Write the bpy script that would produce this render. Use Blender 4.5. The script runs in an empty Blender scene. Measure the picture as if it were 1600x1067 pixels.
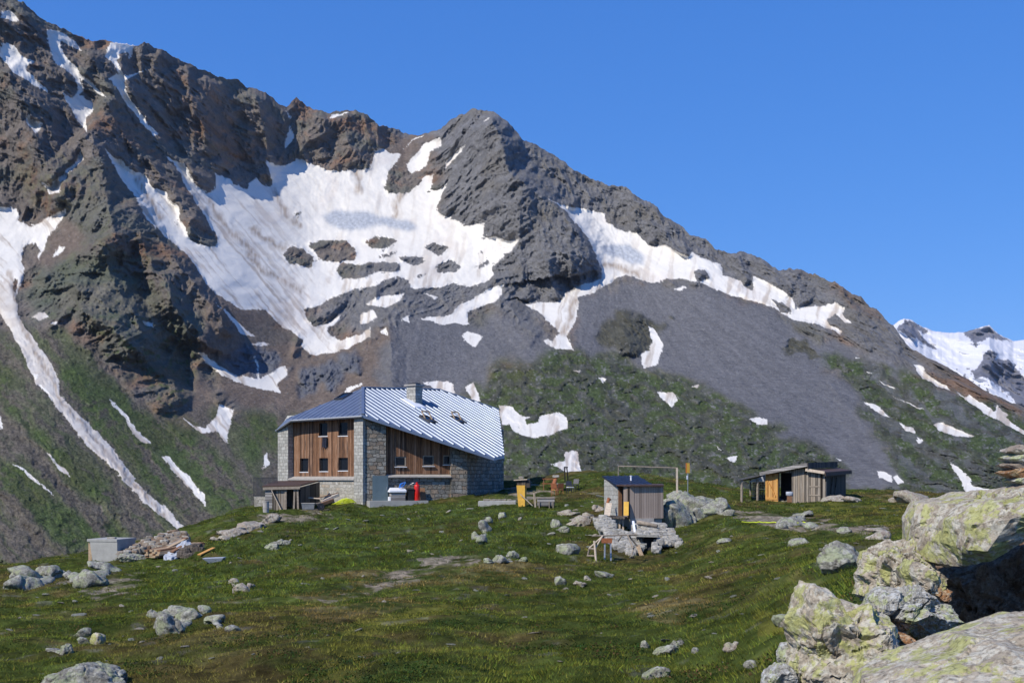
import bpy, bmesh, math, random
import numpy as np
from mathutils import Vector, Matrix

# ------------------------------------------------------------------ camera, sky, sun, exposure
scene = bpy.context.scene
COL = scene.collection
F, CX, HY = 1778.0, 800.0, 745.0          # focal length, centre and horizon of the 1600 px wide photograph

cam_data = bpy.data.cameras.new('camera')
cam_data.lens = 40.0
cam_data.sensor_width = 36.0
cam_data.shift_y = (HY - 533.5) / 1600.0
cam_data.clip_start = 0.2
cam_data.clip_end = 40000
cam = bpy.data.objects.new('camera', cam_data)
cam.location = (0, 0, 0)
cam.rotation_euler = (math.radians(90), 0, 0)
COL.objects.link(cam)
scene.camera = cam

SUN_TO = Vector((-0.66, -0.66, 0.86)).normalized()      # direction towards the sun
SUN_EL = math.asin(SUN_TO.z)
SUN_AZ = math.atan2(SUN_TO.x, SUN_TO.y)
world = bpy.data.worlds.new('World')
scene.world = world
world.use_nodes = True
wn = world.node_tree.nodes
wl = world.node_tree.links
sky = wn.new('ShaderNodeTexSky')
sky.sky_type = 'NISHITA'
sky.sun_disc = False
sky.sun_elevation = SUN_EL
sky.sun_rotation = SUN_AZ
sky.altitude = 2400
sky.air_density = 1.0
sky.dust_density = 0.0
sky.ozone_density = 6.0
bg = wn['Background']
bg.inputs['Strength'].default_value = 0.15
hs = wn.new('ShaderNodeHueSaturation')
hs.inputs['Saturation'].default_value = 1.14
hs.inputs['Value'].default_value = 1.36
wl.new(sky.outputs['Color'], hs.inputs['Color'])
# the clear air of a high valley: the sky brightens only a little towards the horizon
sep = wn.new('ShaderNodeSeparateColor'); com = wn.new('ShaderNodeCombineColor')
wl.new(hs.outputs['Color'], sep.inputs[0])
for ch, (ex, k) in enumerate(((0.72, 0.356), (0.55, 0.469), (0.38, 0.82))):
    m1 = wn.new('ShaderNodeMath'); m1.operation = 'MULTIPLY'; m1.inputs[1].default_value = 0.15
    m2 = wn.new('ShaderNodeMath'); m2.operation = 'POWER'; m2.inputs[1].default_value = ex
    m3 = wn.new('ShaderNodeMath'); m3.operation = 'MULTIPLY'; m3.inputs[1].default_value = k / 0.15
    wl.new(sep.outputs[ch], m1.inputs[0]); wl.new(m1.outputs[0], m2.inputs[0]); wl.new(m2.outputs[0], m3.inputs[0]); wl.new(m3.outputs[0], com.inputs[ch])
wl.new(com.outputs[0], bg.inputs['Color'])

sun_data = bpy.data.lights.new('sun', 'SUN')
sun_data.energy = 4.9
sun_data.angle = math.radians(0.5)
sun_data.color = (1.0, 0.94, 0.85)
sun = bpy.data.objects.new('sun', sun_data)
sun.rotation_euler = (-SUN_TO).to_track_quat('-Z', 'Y').to_euler()
COL.objects.link(sun)

scene.view_settings.view_transform = 'Standard'
scene.view_settings.look = 'None'
scene.view_settings.exposure = 0.0
scene.view_settings.gamma = 1.0
scene.cycles.max_bounces = 6
scene.cycles.diffuse_bounces = 3
scene.cycles.transparent_max_bounces = 8

# ------------------------------------------------------------------ helpers: numbers
rng = np.random.default_rng(7)
_perm = rng.permutation(256).astype(np.int32)
_perm = np.concatenate([_perm, _perm, _perm])
_g2 = np.stack([np.cos(np.arange(256) * 2.399963), np.sin(np.arange(256) * 2.399963)], 1).astype(np.float32)
_g3 = rng.normal(size=(256, 3)).astype(np.float32)
_g3 /= np.linalg.norm(_g3, axis=1)[:, None]

def noise2(x, y):
    x = np.asarray(x, np.float32); y = np.asarray(y, np.float32)
    xi = np.floor(x); yi = np.floor(y)
    xf = x - xi; yf = y - yi
    xi = xi.astype(np.int32) & 255; yi = yi.astype(np.int32) & 255
    u = xf * xf * xf * (xf * (xf * 6 - 15) + 10)
    v = yf * yf * yf * (yf * (yf * 6 - 15) + 10)
    def g(dx, dy):
        h = _perm[_perm[(xi + dx) & 255] + ((yi + dy) & 255)]
        return _g2[h, 0] * (xf - dx) + _g2[h, 1] * (yf - dy)
    a = g(0, 0); b = g(1, 0); c = g(0, 1); d = g(1, 1)
    return ((a + u * (b - a)) * (1 - v) + (c + u * (d - c)) * v) * 1.4

def noise3(p):
    p = np.asarray(p, np.float32)
    i = np.floor(p); f = p - i
    i = i.astype(np.int32) & 255
    w = f * f * f * (f * (f * 6 - 15) + 10)
    out = 0
    for dx in (0, 1):
        for dy in (0, 1):
            for dz in (0, 1):
                h = _perm[_perm[_perm[(i[..., 0] + dx) & 255] + ((i[..., 1] + dy) & 255)] + ((i[..., 2] + dz) & 255)]
                g = _g3[h]
                d = g[..., 0] * (f[..., 0] - dx) + g[..., 1] * (f[..., 1] - dy) + g[..., 2] * (f[..., 2] - dz)
                out = out + d * (w[..., 0] if dx else 1 - w[..., 0]) * (w[..., 1] if dy else 1 - w[..., 1]) * (w[..., 2] if dz else 1 - w[..., 2])
    return out * 1.6

def fbm2(x, y, octv=5, gain=0.5, seed=0.0):
    a, s, out = 1.0, 1.0, 0
    for k in range(octv):
        out = out + a * noise2(x * s + seed + 17.3 * k, y * s - seed * 0.7 + 9.1 * k)
        a *= gain; s *= 2.03
    return out

def ridged2(x, y, octv=5, gain=0.5, seed=0.0):
    a, s, out, prev = 1.0, 1.0, 0, 1.0
    for k in range(octv):
        n = 1 - np.abs(noise2(x * s + seed + 31.7 * k, y * s + seed * 1.3 - 12.9 * k)) * 1.25
        n = np.clip(n, 0, 1) ** 2
        out = out + a * n * prev
        prev = np.clip(n * 1.6, 0.25, 1)
        a *= gain; s *= 2.07
    return out

def sstep(a, b, x):
    t = np.clip((x - a) / (b - a), 0, 1)
    return t * t * (3 - 2 * t)

class TPS:
    """thin plate spline through scattered 2-d samples"""
    def __init__(self, pts, vals, smooth=1e-6):
        P = np.asarray(pts, float); n = len(P)
        self.P = P
        A = np.zeros((n + 3, n + 3))
        A[:n, :n] = self._k(P[:, None, 0] - P[None, :, 0], P[:, None, 1] - P[None, :, 1]) + np.eye(n) * smooth
        A[:n, n] = 1; A[:n, n + 1:] = P
        A[n, :n] = 1; A[n + 1:, :n] = P.T
        self.w = np.linalg.solve(A, np.concatenate([np.asarray(vals, float), [0, 0, 0]]))
    @staticmethod
    def _k(dx, dy):
        r2 = dx * dx + dy * dy
        return 0.5 * r2 * np.log(np.maximum(r2, 1e-12))
    def __call__(self, x, y):
        x = np.asarray(x, float); y = np.asarray(y, float)
        n = len(self.P)
        out = self.w[n] + self.w[n + 1] * x + self.w[n + 2] * y
        for k in range(n):
            out = out + self.w[k] * self._k(x - self.P[k, 0], y - self.P[k, 1])
        return out

def in_poly(px, py, poly):
    poly = np.asarray(poly, float)
    out = np.zeros(px.shape, bool)
    x0, y0 = poly.min(0); x1, y1 = poly.max(0)
    sel = (px >= x0) & (px <= x1) & (py >= y0) & (py <= y1)
    if not sel.any():
        return out
    x = px[sel]; y = py[sel]
    r = np.zeros(x.shape, bool)
    j = len(poly) - 1
    for i in range(len(poly)):
        xi, yi = poly[i]; xj, yj = poly[j]
        if yi != yj:
            c = ((yi > y) != (yj > y)) & (x < (xj - xi) * (y - yi) / (yj - yi) + xi)
            r ^= c
        j = i
    out[sel] = r
    return out

def poly_dist(px, py, line):
    """distance to a polyline and the side (sign) of the nearest segment: + is to the right of its run"""
    best = np.full(px.shape, 1e9); side = np.zeros(px.shape); along = np.zeros(px.shape)
    seg = [math.hypot(b[0] - a[0], b[1] - a[1]) for a, b in zip(line[:-1], line[1:])]; tot = sum(seg); run = 0.0
    for (ax, ay), (bx, by), sl in zip(line[:-1], line[1:], seg):
        dx, dy = bx - ax, by - ay
        t = np.clip(((px - ax) * dx + (py - ay) * dy) / (dx * dx + dy * dy), 0, 1)
        ex = px - ax - t * dx; ey = py - ay - t * dy
        d = np.hypot(ex, ey)
        m = d < best
        best = np.where(m, d, best)
        side = np.where(m, np.sign(dy * (px - ax) - dx * (py - ay)), side)
        along = np.where(m, (run + t * sl) / tot, along); run += sl
    return best, side, along

def blur(a, n):
    """box blur over a 2-d array, three passes"""
    if n < 1: return a
    for _ in range(2):
        for ax in (0, 1):
            p = np.pad(a, [(n + 1, n) if k == ax else (0, 0) for k in (0, 1)], mode='edge')
            c = np.cumsum(p, axis=ax, dtype=np.float64)
            if ax == 0: a = (c[2 * n + 1:] - c[:-2 * n - 1]) / (2 * n + 1)
            else: a = (c[:, 2 * n + 1:] - c[:, :-2 * n - 1]) / (2 * n + 1)
    return a

# ------------------------------------------------------------------ helpers: meshes
def mesh_from_arrays(name, verts, faces, mat=None, smooth=True, colour=None):
    """verts (n,3), faces (m,k) of one size"""
    verts = np.ascontiguousarray(verts, np.float32); faces = np.ascontiguousarray(faces, np.int32)
    me = bpy.data.meshes.new(name)
    m, k = faces.shape
    me.vertices.add(len(verts)); me.vertices.foreach_set('co', verts.ravel())
    me.loops.add(m * k); me.loops.foreach_set('vertex_index', faces.ravel())
    me.polygons.add(m)
    me.polygons.foreach_set('loop_start', np.arange(0, m * k, k, dtype=np.int32))
    me.polygons.foreach_set('loop_total', np.full(m, k, np.int32))
    me.polygons.foreach_set('use_smooth', np.full(m, smooth, bool))
    me.update(calc_edges=True)
    if colour is not None:
        ca = me.color_attributes.new('Col', 'FLOAT_COLOR', 'POINT')
        ca.data.foreach_set('color', np.ascontiguousarray(colour, np.float32).ravel())
    if mat: me.materials.append(mat)
    return me

def link(name, me, parent=None, **props):
    o = bpy.data.objects.new(name, me)
    COL.objects.link(o)
    if parent is not None: o.parent = parent
    for k, v in props.items():
        if v is not None: o[k] = v
    return o

def grid_faces(ny, nx):
    i = np.arange(ny - 1)[:, None] * nx + np.arange(nx - 1)[None, :]
    return np.stack([i, i + nx, i + nx + 1, i + 1], -1).reshape(-1, 4)

def at(px, py, d):
    return Vector(((px - CX) / F * d, d, (HY - py) / F * d))

# ------------------------------------------------------------------ helpers: materials
def new_mat(name, rough=0.85, metal=0.0, spec=0.3):
    m = bpy.data.materials.new(name)
    m.use_nodes = True
    b = m.node_tree.nodes['Principled BSDF']
    b.inputs['Roughness'].default_value = rough
    b.inputs['Metallic'].default_value = metal
    b.inputs['Specular IOR Level'].default_value = spec
    return m, m.node_tree.nodes, m.node_tree.links, b

def nd(nodes, typ, **kw):
    n = nodes.new(typ)
    for k, v in kw.items():
        if k.startswith('i_'): n.inputs[k[2:].replace('_', ' ')].default_value = v
        else: setattr(n, k, v)
    return n

def ramp(nodes, stops, interp='LINEAR'):
    r = nodes.new('ShaderNodeValToRGB')
    r.color_ramp.interpolation = interp
    e = r.color_ramp.elements
    while len(e) < len(stops): e.new(0.5)
    for k, (p, c) in enumerate(stops):
        e[k].position = p
        e[k].color = (*c, 1) if len(c) == 3 else c
    return r

def mixc(nodes, links, fac, a, b, blend='MIX'):
    m = nodes.new('ShaderNodeMix'); m.data_type = 'RGBA'; m.blend_type = blend
    for sock, v in ((m.inputs[0], fac), (m.inputs[6], a), (m.inputs[7], b)):
        if isinstance(v, bpy.types.NodeSocket): links.new(v, sock)
        elif isinstance(v, (int, float)): sock.default_value = v
        else: sock.default_value = (*v, 1)
    return m.outputs[2]

def attr_mat(name, rough, scale, var, bumps, spec=0.2, alpha_smooth=False):
    """a surface whose own colour is stored per vertex, broken up by fine noise; bumps = ((scale, distance), ...)"""
    m, n, l, b = new_mat(name, rough, 0, spec)
    a = nd(n, 'ShaderNodeAttribute', attribute_name='Col')
    tc = n.new('ShaderNodeTexCoord')
    t = nd(n, 'ShaderNodeTexNoise', i_Scale=scale, i_Detail=8.0, i_Roughness=0.7)
    l.new(tc.outputs['Object'], t.inputs['Vector'])
    r = ramp(n, [(0.25, (1 - var,) * 3), (0.75, (1 + var,) * 3)])
    l.new(t.outputs['Fac'], r.inputs['Fac'])
    fac = 1.0
    inv = None
    if alpha_smooth:
        mp = nd(n, 'ShaderNodeMapRange'); l.new(a.outputs['Alpha'], mp.inputs['Value'])
        mp.inputs['To Min'].default_value = 1.0; mp.inputs['To Max'].default_value = 0.12
        inv = mp.outputs['Result']; fac = inv
    l.new(mixc(n, l, fac, a.outputs['Color'], mixc(n, l, 1.0, a.outputs['Color'], r.outputs['Color'], 'MULTIPLY')), b.inputs['Base Color'])
    prev = None
    for sc, dist in bumps:
        t2 = nd(n, 'ShaderNodeTexNoise', i_Scale=sc, i_Detail=6.0, i_Roughness=0.65)
        l.new(tc.outputs['Object'], t2.inputs['Vector'])
        bp = nd(n, 'ShaderNodeBump', i_Distance=dist, i_Strength=1.0)
        if inv is not None: l.new(inv, bp.inputs['Strength'])
        l.new(t2.outputs['Fac'], bp.inputs['Height'])
        if prev: l.new(prev, bp.inputs['Normal'])
        prev = bp.outputs['Normal']
    if prev: l.new(prev, b.inputs['Normal'])
    return m

# ------------------------------------------------------------------ the mountain across the valley
def PL(s):
    v = [float(t) for t in s.replace(';', ' ').replace(',', ' ').split()]
    return list(zip(v[0::2], v[1::2]))

RIDGE = PL('-700,-260 -300,-130 -150,-62 -40,-22 0,-8 35,2 48,17 70,33 88,40 115,54 145,62 165,64 185,67 212,69 228,68 245,75 262,85 290,97 320,112 345,121 370,126 385,135 400,140 425,154 438,163 447,166 455,158 463,151 470,158 478,169 500,172 520,177 532,176 549,174 575,180 592,197 610,198 624,201 630,206 640,210 655,209 668,208 690,200 700,192 715,182 735,173 757,172 775,179 790,190 800,200 815,215 840,228 858,240 880,250 900,266 920,276 950,288 970,292 985,297 1000,307 1020,318 1040,340 1060,352 1075,363 1095,373 1120,390 1135,395 1155,393 1180,400 1200,413 1220,425 1235,420 1255,423 1275,430 1300,440 1330,456 1350,470 1370,485 1385,498 1400,515 1415,533 1427,545 1454,561 1494,581 1517,596 1545,612 1572,625 1600,636 1660,662 1750,700 1900,750 2300,790')
DEPTH = PL('-700,0') and [
    (-700, -260, 2100), (-150, -62, 2200), (0, -8, 2250), (88, 40, 2350), (230, 68, 2550), (345, 121, 2800), (460, 155, 3050), (580, 180, 3150), (640, 210, 3250),
    (757, 172, 2950), (860, 240, 2900), (1000, 307, 2800), (1155, 393, 2600), (1300, 440, 2350), (1400, 515, 2100), (1454, 561, 1900), (1600, 636, 1600), (1750, 700, 1350), (2300, 790, 1000),
    (430, 270, 2850), (550, 270, 2950), (610, 250, 3050), (690, 290, 2920), (500, 380, 2600), (640, 360, 2680), (745, 380, 2580), (560, 440, 2330), (430, 440, 2200), (690, 440, 2380), (520, 530, 2020), (620, 520, 1980), (590, 620, 1650), (690, 600, 1750),
    (800, 300, 2700), (880, 390, 2550), (930, 430, 2480), (840, 500, 2200), (960, 400, 2620), (900, 330, 2780), (1100, 430, 2420), (1250, 490, 2220),
    (1000, 500, 2230), (1000, 560, 1950), (1150, 600, 1750), (1200, 500, 2150), (1300, 600, 1750), (1300, 690, 1350), (1400, 620, 1680), (1400, 760, 1000), (1500, 680, 1330), (1550, 760, 900),
    (850, 580, 1750), (850, 650, 1480), (850, 730, 1120), (1000, 640, 1580), (1000, 720, 1200), (1150, 740, 1080),
    (145, 215, 2220), (200, 330, 2030), (250, 400, 1930), (330, 480, 1840), (50, 150, 2180), (30, 350, 1950), (40, 480, 1600), (100, 600, 1330), (200, 740, 1080), (300, 840, 900), (0, 600, 1320), (0, 700, 1080), (0, 850, 820), (120, 860, 820),
    (400, 600, 1720), (350, 660, 1450), (420, 730, 1220), (400, 810, 950), (480, 680, 1480), (600, 720, 1350), (600, 850, 880), (900, 860, 820), (1200, 860, 800), (1600, 870, 700), (280, 260, 2450), (270, 570, 1650), (-700, 400, 1600), (-700, 850, 800), (2300, 900, 600)]

SNOW = [PL(s) for s in (
 # the great basin
 '164,232 180,246 204,264 227,274 240,294 261,300 262,311 279,322 281,339 291,360 300,375 318,384 330,386 341,381 338,366 326,352 311,326 291,289 277,266 259,242 270,250 288,257 296,274 311,289 322,302 332,300 339,285 336,270 347,276 360,281 366,291 379,296 388,296 390,287 401,279 412,291 426,294 427,285 422,270 416,252 435,259 446,259 465,250 487,257 499,259 508,266 535,269 577,264 586,247 592,230 603,234 610,240 626,240 614,261 605,275 599,292 605,301 624,303 642,301 656,287 666,275 678,273 673,292 664,301 685,296 701,287 689,306 682,329 703,341 724,353 755,348 755,364 752,376 774,369 788,376 809,374 802,390 788,402 767,416 771,430 755,442 736,449 708,442 689,451 661,449 642,451 638,437 619,432 600,437 581,446 553,453 521,465 497,477 474,484 481,500 492,510 511,505 532,491 530,502 509,512 516,526 535,531 558,524 581,512 577,524 563,533 544,545 516,552 488,552 469,542 474,531 455,519 431,502 415,484 399,484 379,484 360,472 334,456 322,442 307,420 289,397 262,371 240,352 225,334 215,311 206,300 180,262',
 '572,477 591,465 635,458 631,467 603,479', '560,505 563,491 586,484 591,495 577,505',
 '656,498 680,505 703,505 736,507 729,486 750,479 774,472 783,458 788,444 769,449 746,463 717,477 708,491', '720,524 731,518 755,526 741,542 727,533',
 '626,500 638,491 642,505', '595,519 602,512 604,525', '661,458 687,464 681,468', '661,596 685,593 708,599 710,618 690,612', '727,603 741,599 752,632 735,622', '533,618 540,608 567,597 567,601 548,611',
 '635,268 635,257 650,242 661,226 687,214 689,226 673,238 661,264 642,272', '626,236 642,224 663,212 650,217', '695,264 699,252 727,224 719,240', '755,191 768,178 762,187', '443,233 453,193 459,217', '446,172 455,184 451,186', '516,186 520,179 549,176 533,181',
 # upper left
 '0,19 15,19 32,32 22,34 0,30', '0,68 20,71 22,73 41,92 56,99 37,105 71,137 77,146 49,129 22,116 0,88', '73,47 90,49 116,64 129,81 112,75 94,62 94,75 112,98 124,112 169,154 157,148 124,120 131,139 124,150 142,157 144,174 135,184 135,206 120,187 105,157 97,144 112,155 124,139 116,120 82,94 81,81',
 '163,88 172,67 212,69 206,90 199,94 200,82 187,82 184,97 193,120 210,116 229,107 210,120 191,126 202,150 225,184 247,210 240,212 217,187 187,150 171,122 184,116 176,97', '37,184 45,180 49,189 66,191 56,210', '64,283 77,292 90,279 116,255 127,236 129,249 109,270 94,285 94,302 75,302',
 '-40,320 0,324 26,326 28,345 52,354 71,341 101,326 101,334 75,375 60,409 62,390 56,377 34,388 36,420 36,439 26,461 26,491 41,514 71,555 90,589 94,615 120,645 150,672 180,706 225,768 253,788 302,837 296,838 264,814 225,785 180,734 141,701 112,664 84,630 56,597 42,566 22,525 7,502 0,487 -40,440',
 '81,401 94,382 104,384 90,399', '49,495 62,487 75,493 62,502', '79,504 90,502 86,508', '170,623 180,630 197,647 214,672 231,687 235,695 222,692 208,675 194,653 180,638', '252,713 264,712 274,726 295,743 306,760 318,771 321,791 306,776 298,765 273,740',
 '287,653 304,665 321,667 337,650 343,633 366,639 361,664 354,678 357,692 349,689 340,672 318,675 304,670', '408,734 413,712 419,706 418,726', '67,703 84,717 104,734 110,745 98,737', '20,723 37,732 62,754 87,776 79,770 51,751', '0,650 5,670 0,672 -6,660',
 '307,549 319,551 337,570 375,589 405,592 427,581 448,570 450,583 433,600 438,615 416,609 386,602 352,589 330,574', '339,474 360,491 375,506 397,525 375,520 369,508', '392,538 412,533 422,537 405,542', '223,500 240,506 240,512 229,508', '396,558 399,558 407,590 403,590',
 # the glacier behind the peak
 '856,311 876,319 904,326 946,331 946,347 965,361 993,364 1016,385 1040,383 1068,399 1077,401 1082,394 1101,404 1129,413 1131,433 1139,433 1151,437 1167,451 1181,457 1179,445 1175,431 1202,441 1238,465 1242,482 1273,480 1309,473 1320,480 1315,492 1330,504 1320,503 1305,488 1293,498 1297,508 1315,518 1313,523 1285,508 1257,504 1234,496 1222,488 1206,480 1183,471 1159,465 1143,462 1110,448 1096,441 1040,434 1030,441 1016,441 979,429 960,436 932,455 904,465 902,493 885,525 895,547 867,544 850,535 876,521 857,502 841,488 822,476 843,472 876,472 881,460 909,446 937,436 942,422 930,394 918,371 895,343 871,319',
 '1012,509 1021,510 1037,540 1026,572 1007,575 1002,554 1016,547 1019,530', '1026,612 1049,614 1061,624 1049,638', '934,589 946,591 940,598', '895,578 907,578 905,581', '1051,452 1075,449 1068,456', '1171,656 1183,652 1199,653 1199,663 1185,664', '1080,603 1090,600 1088,606',
 '779,632 800,636 815,652 840,652 870,645 885,650 886,668 860,680 835,684 812,678 796,662 783,664', '859,725 885,719 883,708 893,702 902,705 908,731 907,743 898,742 874,733', '1133,715 1151,713 1147,722', '1120,697 1130,703 1124,701', '1309,714 1316,719 1312,720', '1372,736 1383,736 1392,743 1391,754 1376,746', '1394,746 1403,743 1410,754 1403,757',
 '1482,719 1513,744 1519,761 1549,764 1541,772 1513,772 1504,758', '1460,665 1474,660 1498,671 1521,683 1509,685 1478,677', '1405,660 1427,669 1431,677 1415,673', '1433,681 1443,687 1435,692', '1350,627 1368,632 1391,652 1380,650', '1393,618 1415,628 1443,640 1431,637', '1372,593 1403,608 1391,605', '1352,580 1366,585 1358,583',
 '1425,569 1439,573 1454,589 1474,600 1486,610 1464,602 1440,591', '1494,612 1513,624 1517,616 1537,632 1557,646 1557,632 1574,648 1569,652 1600,673 1640,696 1640,701 1600,678 1565,660 1529,640', '1334,556 1344,559 1338,560')]
HOLES = [PL(s) for s in (
 '441,399 457,385 474,388 492,406 488,418 469,416 450,411', '478,381 507,376 542,374 556,390 553,406 525,411 499,406 492,392', '567,376 596,368 621,376 605,388 581,390', '581,404 619,390 621,397 600,404', '619,404 642,399 668,402 666,411 647,416', '525,423 535,411 567,413 586,409 624,411 626,423 591,425 567,435 535,435', '661,385 680,378 703,385 685,402', '677,416 703,406 722,416 717,425 685,425', '738,392 755,390 755,399', '738,420 767,402 764,411 745,424', '642,430 673,426 656,435', '1084,420 1101,422 1108,436 1091,440', '1206,465 1226,472 1240,490 1218,486', '838,488 855,502 873,518 862,535 848,516', '187,85 199,84 198,92 188,96', '456,333 470,330 465,345', '272,345 280,343 281,352 274,353', '595,262 604,258 602,264', '820,655 845,648 842,662 826,664', '14,448 27,425 26,460', '812,660 812,668 806,664')]
DIRT = [PL(s) for s in ('395,360 418,376 442,388', '384,392 405,420 430,432 470,455', '330,318 345,345 400,400', '430,300 445,335 470,352', '640,285 622,310 615,345', '50,540 100,630 200,745 260,810', '15,430 40,520 80,590', '1000,430 960,415 940,415', '900,470 880,520', '215,280 250,340', '555,250 560,300')]
ICE = [PL('503,338 520,330 560,330 600,338 640,345 655,357 640,362 600,352 560,360 530,358 512,348'), PL('940,386 960,380 985,382 1006,402 1004,416 985,412 965,402 945,396')]

# ridges: (line, height in metres, width to the left, width to the right of the run, in pixels)
RIDGES = [
 (PL('128,195 145,212 157,255 164,300 172,340 186,380 200,410'), 105, 95, 48), (PL('205,300 226,338 258,385 298,436 338,486 374,548'), 78, 80, 17), (PL('215,360 240,420 275,480 300,540'), 40, 40, 22),
 (PL('160,150 185,200 215,235 250,270 280,300 302,330 325,372'), 62, 40, 22),
 (PL('165,65 200,130 230,190 262,240 300,270 335,297'), 60, 45, 26),
 (PL('330,120 320,170 335,230 360,270'), 50, 50, 28), (PL('398,140 410,190 418,240 428,288'), 60, 46, 22), (PL('290,100 300,150 318,200 330,250'), 45, 45, 24), (PL('245,80 255,130 280,180'), 40, 40, 22),
 (PL('0,100 40,180 70,240 120,330'), 60, 70, 50), (PL('130,75 160,120 185,170'), 40, 30, 26),
 (PL('540,178 545,220 560,262'), 40, 45, 26), (PL('585,190 590,215 595,235'), 30, 25, 18), (PL('500,175 495,215 505,255'), 34, 30, 22),
 (PL('757,172 775,200 785,228 796,270 825,292 855,312 895,350 918,388 932,425 930,445'), 150, 150, 36),
 (PL('800,380 815,420 830,470 826,475'), 40, 50, 24), (PL('850,400 862,440 872,470'), 40, 26, 20), (PL('890,390 905,430 905,450'), 34, 26, 20), (PL('770,430 785,470 812,505 850,532'), 50, 40, 30),
 (PL('690,200 670,230 690,270'), 30, 40, 30),
 (PL('140,372 160,400 178,440 200,478 226,525 245,560'), 80, 70, 44), (PL('120,480 185,520 230,560 268,600 290,648'), 60, 60, 26), (PL('60,430 110,440 160,470 200,520'), 45, 40, 30), (PL('255,420 270,470 310,520 335,560'), 40, 34, 22), (PL('20,200 60,260 90,330'), 36, 40, 30),
 (PL('985,298 1012,335 1035,378'), 36, 30, 20), (PL('1045,345 1062,375 1078,398'), 36, 26, 16), (PL('1000,310 990,340 1000,362'), 24, 20, 16), (PL('1150,393 1158,420 1170,448'), 34, 24, 16), (PL('1240,422 1250,450 1262,478'), 34, 34, 24), (PL('1310,446 1345,500 1370,525 1420,560'), 40, 40, 30), (PL('1190,405 1215,440 1240,462'), 28, 24, 18),
 (PL('598,505 612,545 613,590 622,640'), 26, 18, 22),
 (PL('985,488 978,520 985,560'), 40, 36, 32), (PL('760,570 800,580 850,566 880,556'), 16, 24, 40), (PL('880,550 930,575 1000,600 1080,620'), 14, 30, 40),
 (PL('1430,570 1480,640 1540,700 1600,740'), 26, 60, 50), (PL('1450,690 1500,690 1560,740'), 26, 40, 40), (PL('1290,590 1340,650 1400,720 1440,770'), 16, 30, 30),
 (PL('330,545 380,552 440,560'), 16, 14, 18), (PL('470,600 520,572 565,550'), 18, 16, 24)]

ZONE = dict(
 grey=[PL('600,195 640,200 757,150 1000,290 1200,395 1440,540 1430,585 1390,562 1330,530 1240,500 1170,460 1060,440 960,430 935,460 880,470 840,490 870,552 850,548 790,500 780,460 640,520 560,520 480,500 520,470 560,430 700,300 672,262 690,230 640,225')],
 scree_brown=[PL('330,455 400,480 470,545 520,560 575,530 600,505 614,545 614,600 600,640 560,665 470,665 440,640 400,640 370,620 340,610 330,580 300,545'), PL('235,515 262,545 300,580 345,640 335,665 290,655 290,620 268,590 240,548'), PL('95,335 130,360 150,372 110,400 60,420 40,400 60,410 80,370'), PL('600,240 640,210 690,205 660,230 620,275')],
 scree_grey=[PL('979,429 1040,444 1110,448 1180,478 1273,530 1400,550 1427,590 1340,560 1289,575 1344,624 1376,695 1420,760 1336,772 1297,703 1218,679 1163,648 1100,608 1068,591 1002,568 941,558 895,547 885,530 902,490 902,465 932,455'), PL('610,505 650,498 740,508 780,482 800,500 850,540 875,550 860,562 790,562 745,600 740,660 620,660 612,600 606,550')],
 slate=[PL('345,550 400,545 445,560 448,572 410,592 375,588 350,570'), PL('464,622 469,589 521,566 567,547 563,570 544,587 488,617')],
 knoll=[PL('735,612 780,570 830,562 870,550 900,545 940,555 1000,570 1070,592 1100,608 1165,648 1220,680 1297,703 1340,775 1340,900 735,900')],
 rightslope=[PL('1273,549 1340,560 1440,590 1600,640 1750,690 2300,790 2300,950 1330,950 1336,770 1410,757 1376,695 1344,624')],
 lowleft=[PL('-720,560 0,515 60,503 110,520 170,560 190,605 250,640 290,655 340,645 400,640 450,655 600,635 640,650 740,610 760,950 -720,950')],
 green=[PL('0,582 28,625 70,672 104,706 157,751 197,805 141,774 118,751 56,700 40,670 17,636 -100,520 -100,560'), PL('93,602 118,636 157,684 208,740 253,774 298,813 323,805 281,762 253,717 197,672 169,630 135,577 118,560'), PL('135,566 174,605 214,627 253,650 304,681 351,717 388,771 391,805 337,805 309,757 253,709 205,656 169,619'), PL('300,560 337,585 366,605 394,630 416,678 408,735 377,717 374,681 374,639 349,611'), PL('420,655 440,638 470,660 440,700 420,700'), PL('-60,700 42,740 98,782 157,819 197,845 112,858 56,819 17,782 -60,768'), PL('120,475 200,470 250,500 290,560 240,560 170,540 130,520'), PL('608,560 613,560 650,640 600,640'), PL('590,600 607,560 606,640 580,650')],
 ochre=[PL('60,380 120,340 190,330 240,400 300,470 350,540 330,545 250,480 170,420 90,450'), PL('40,250 110,240 160,300 110,330 40,320')],
)

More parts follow.
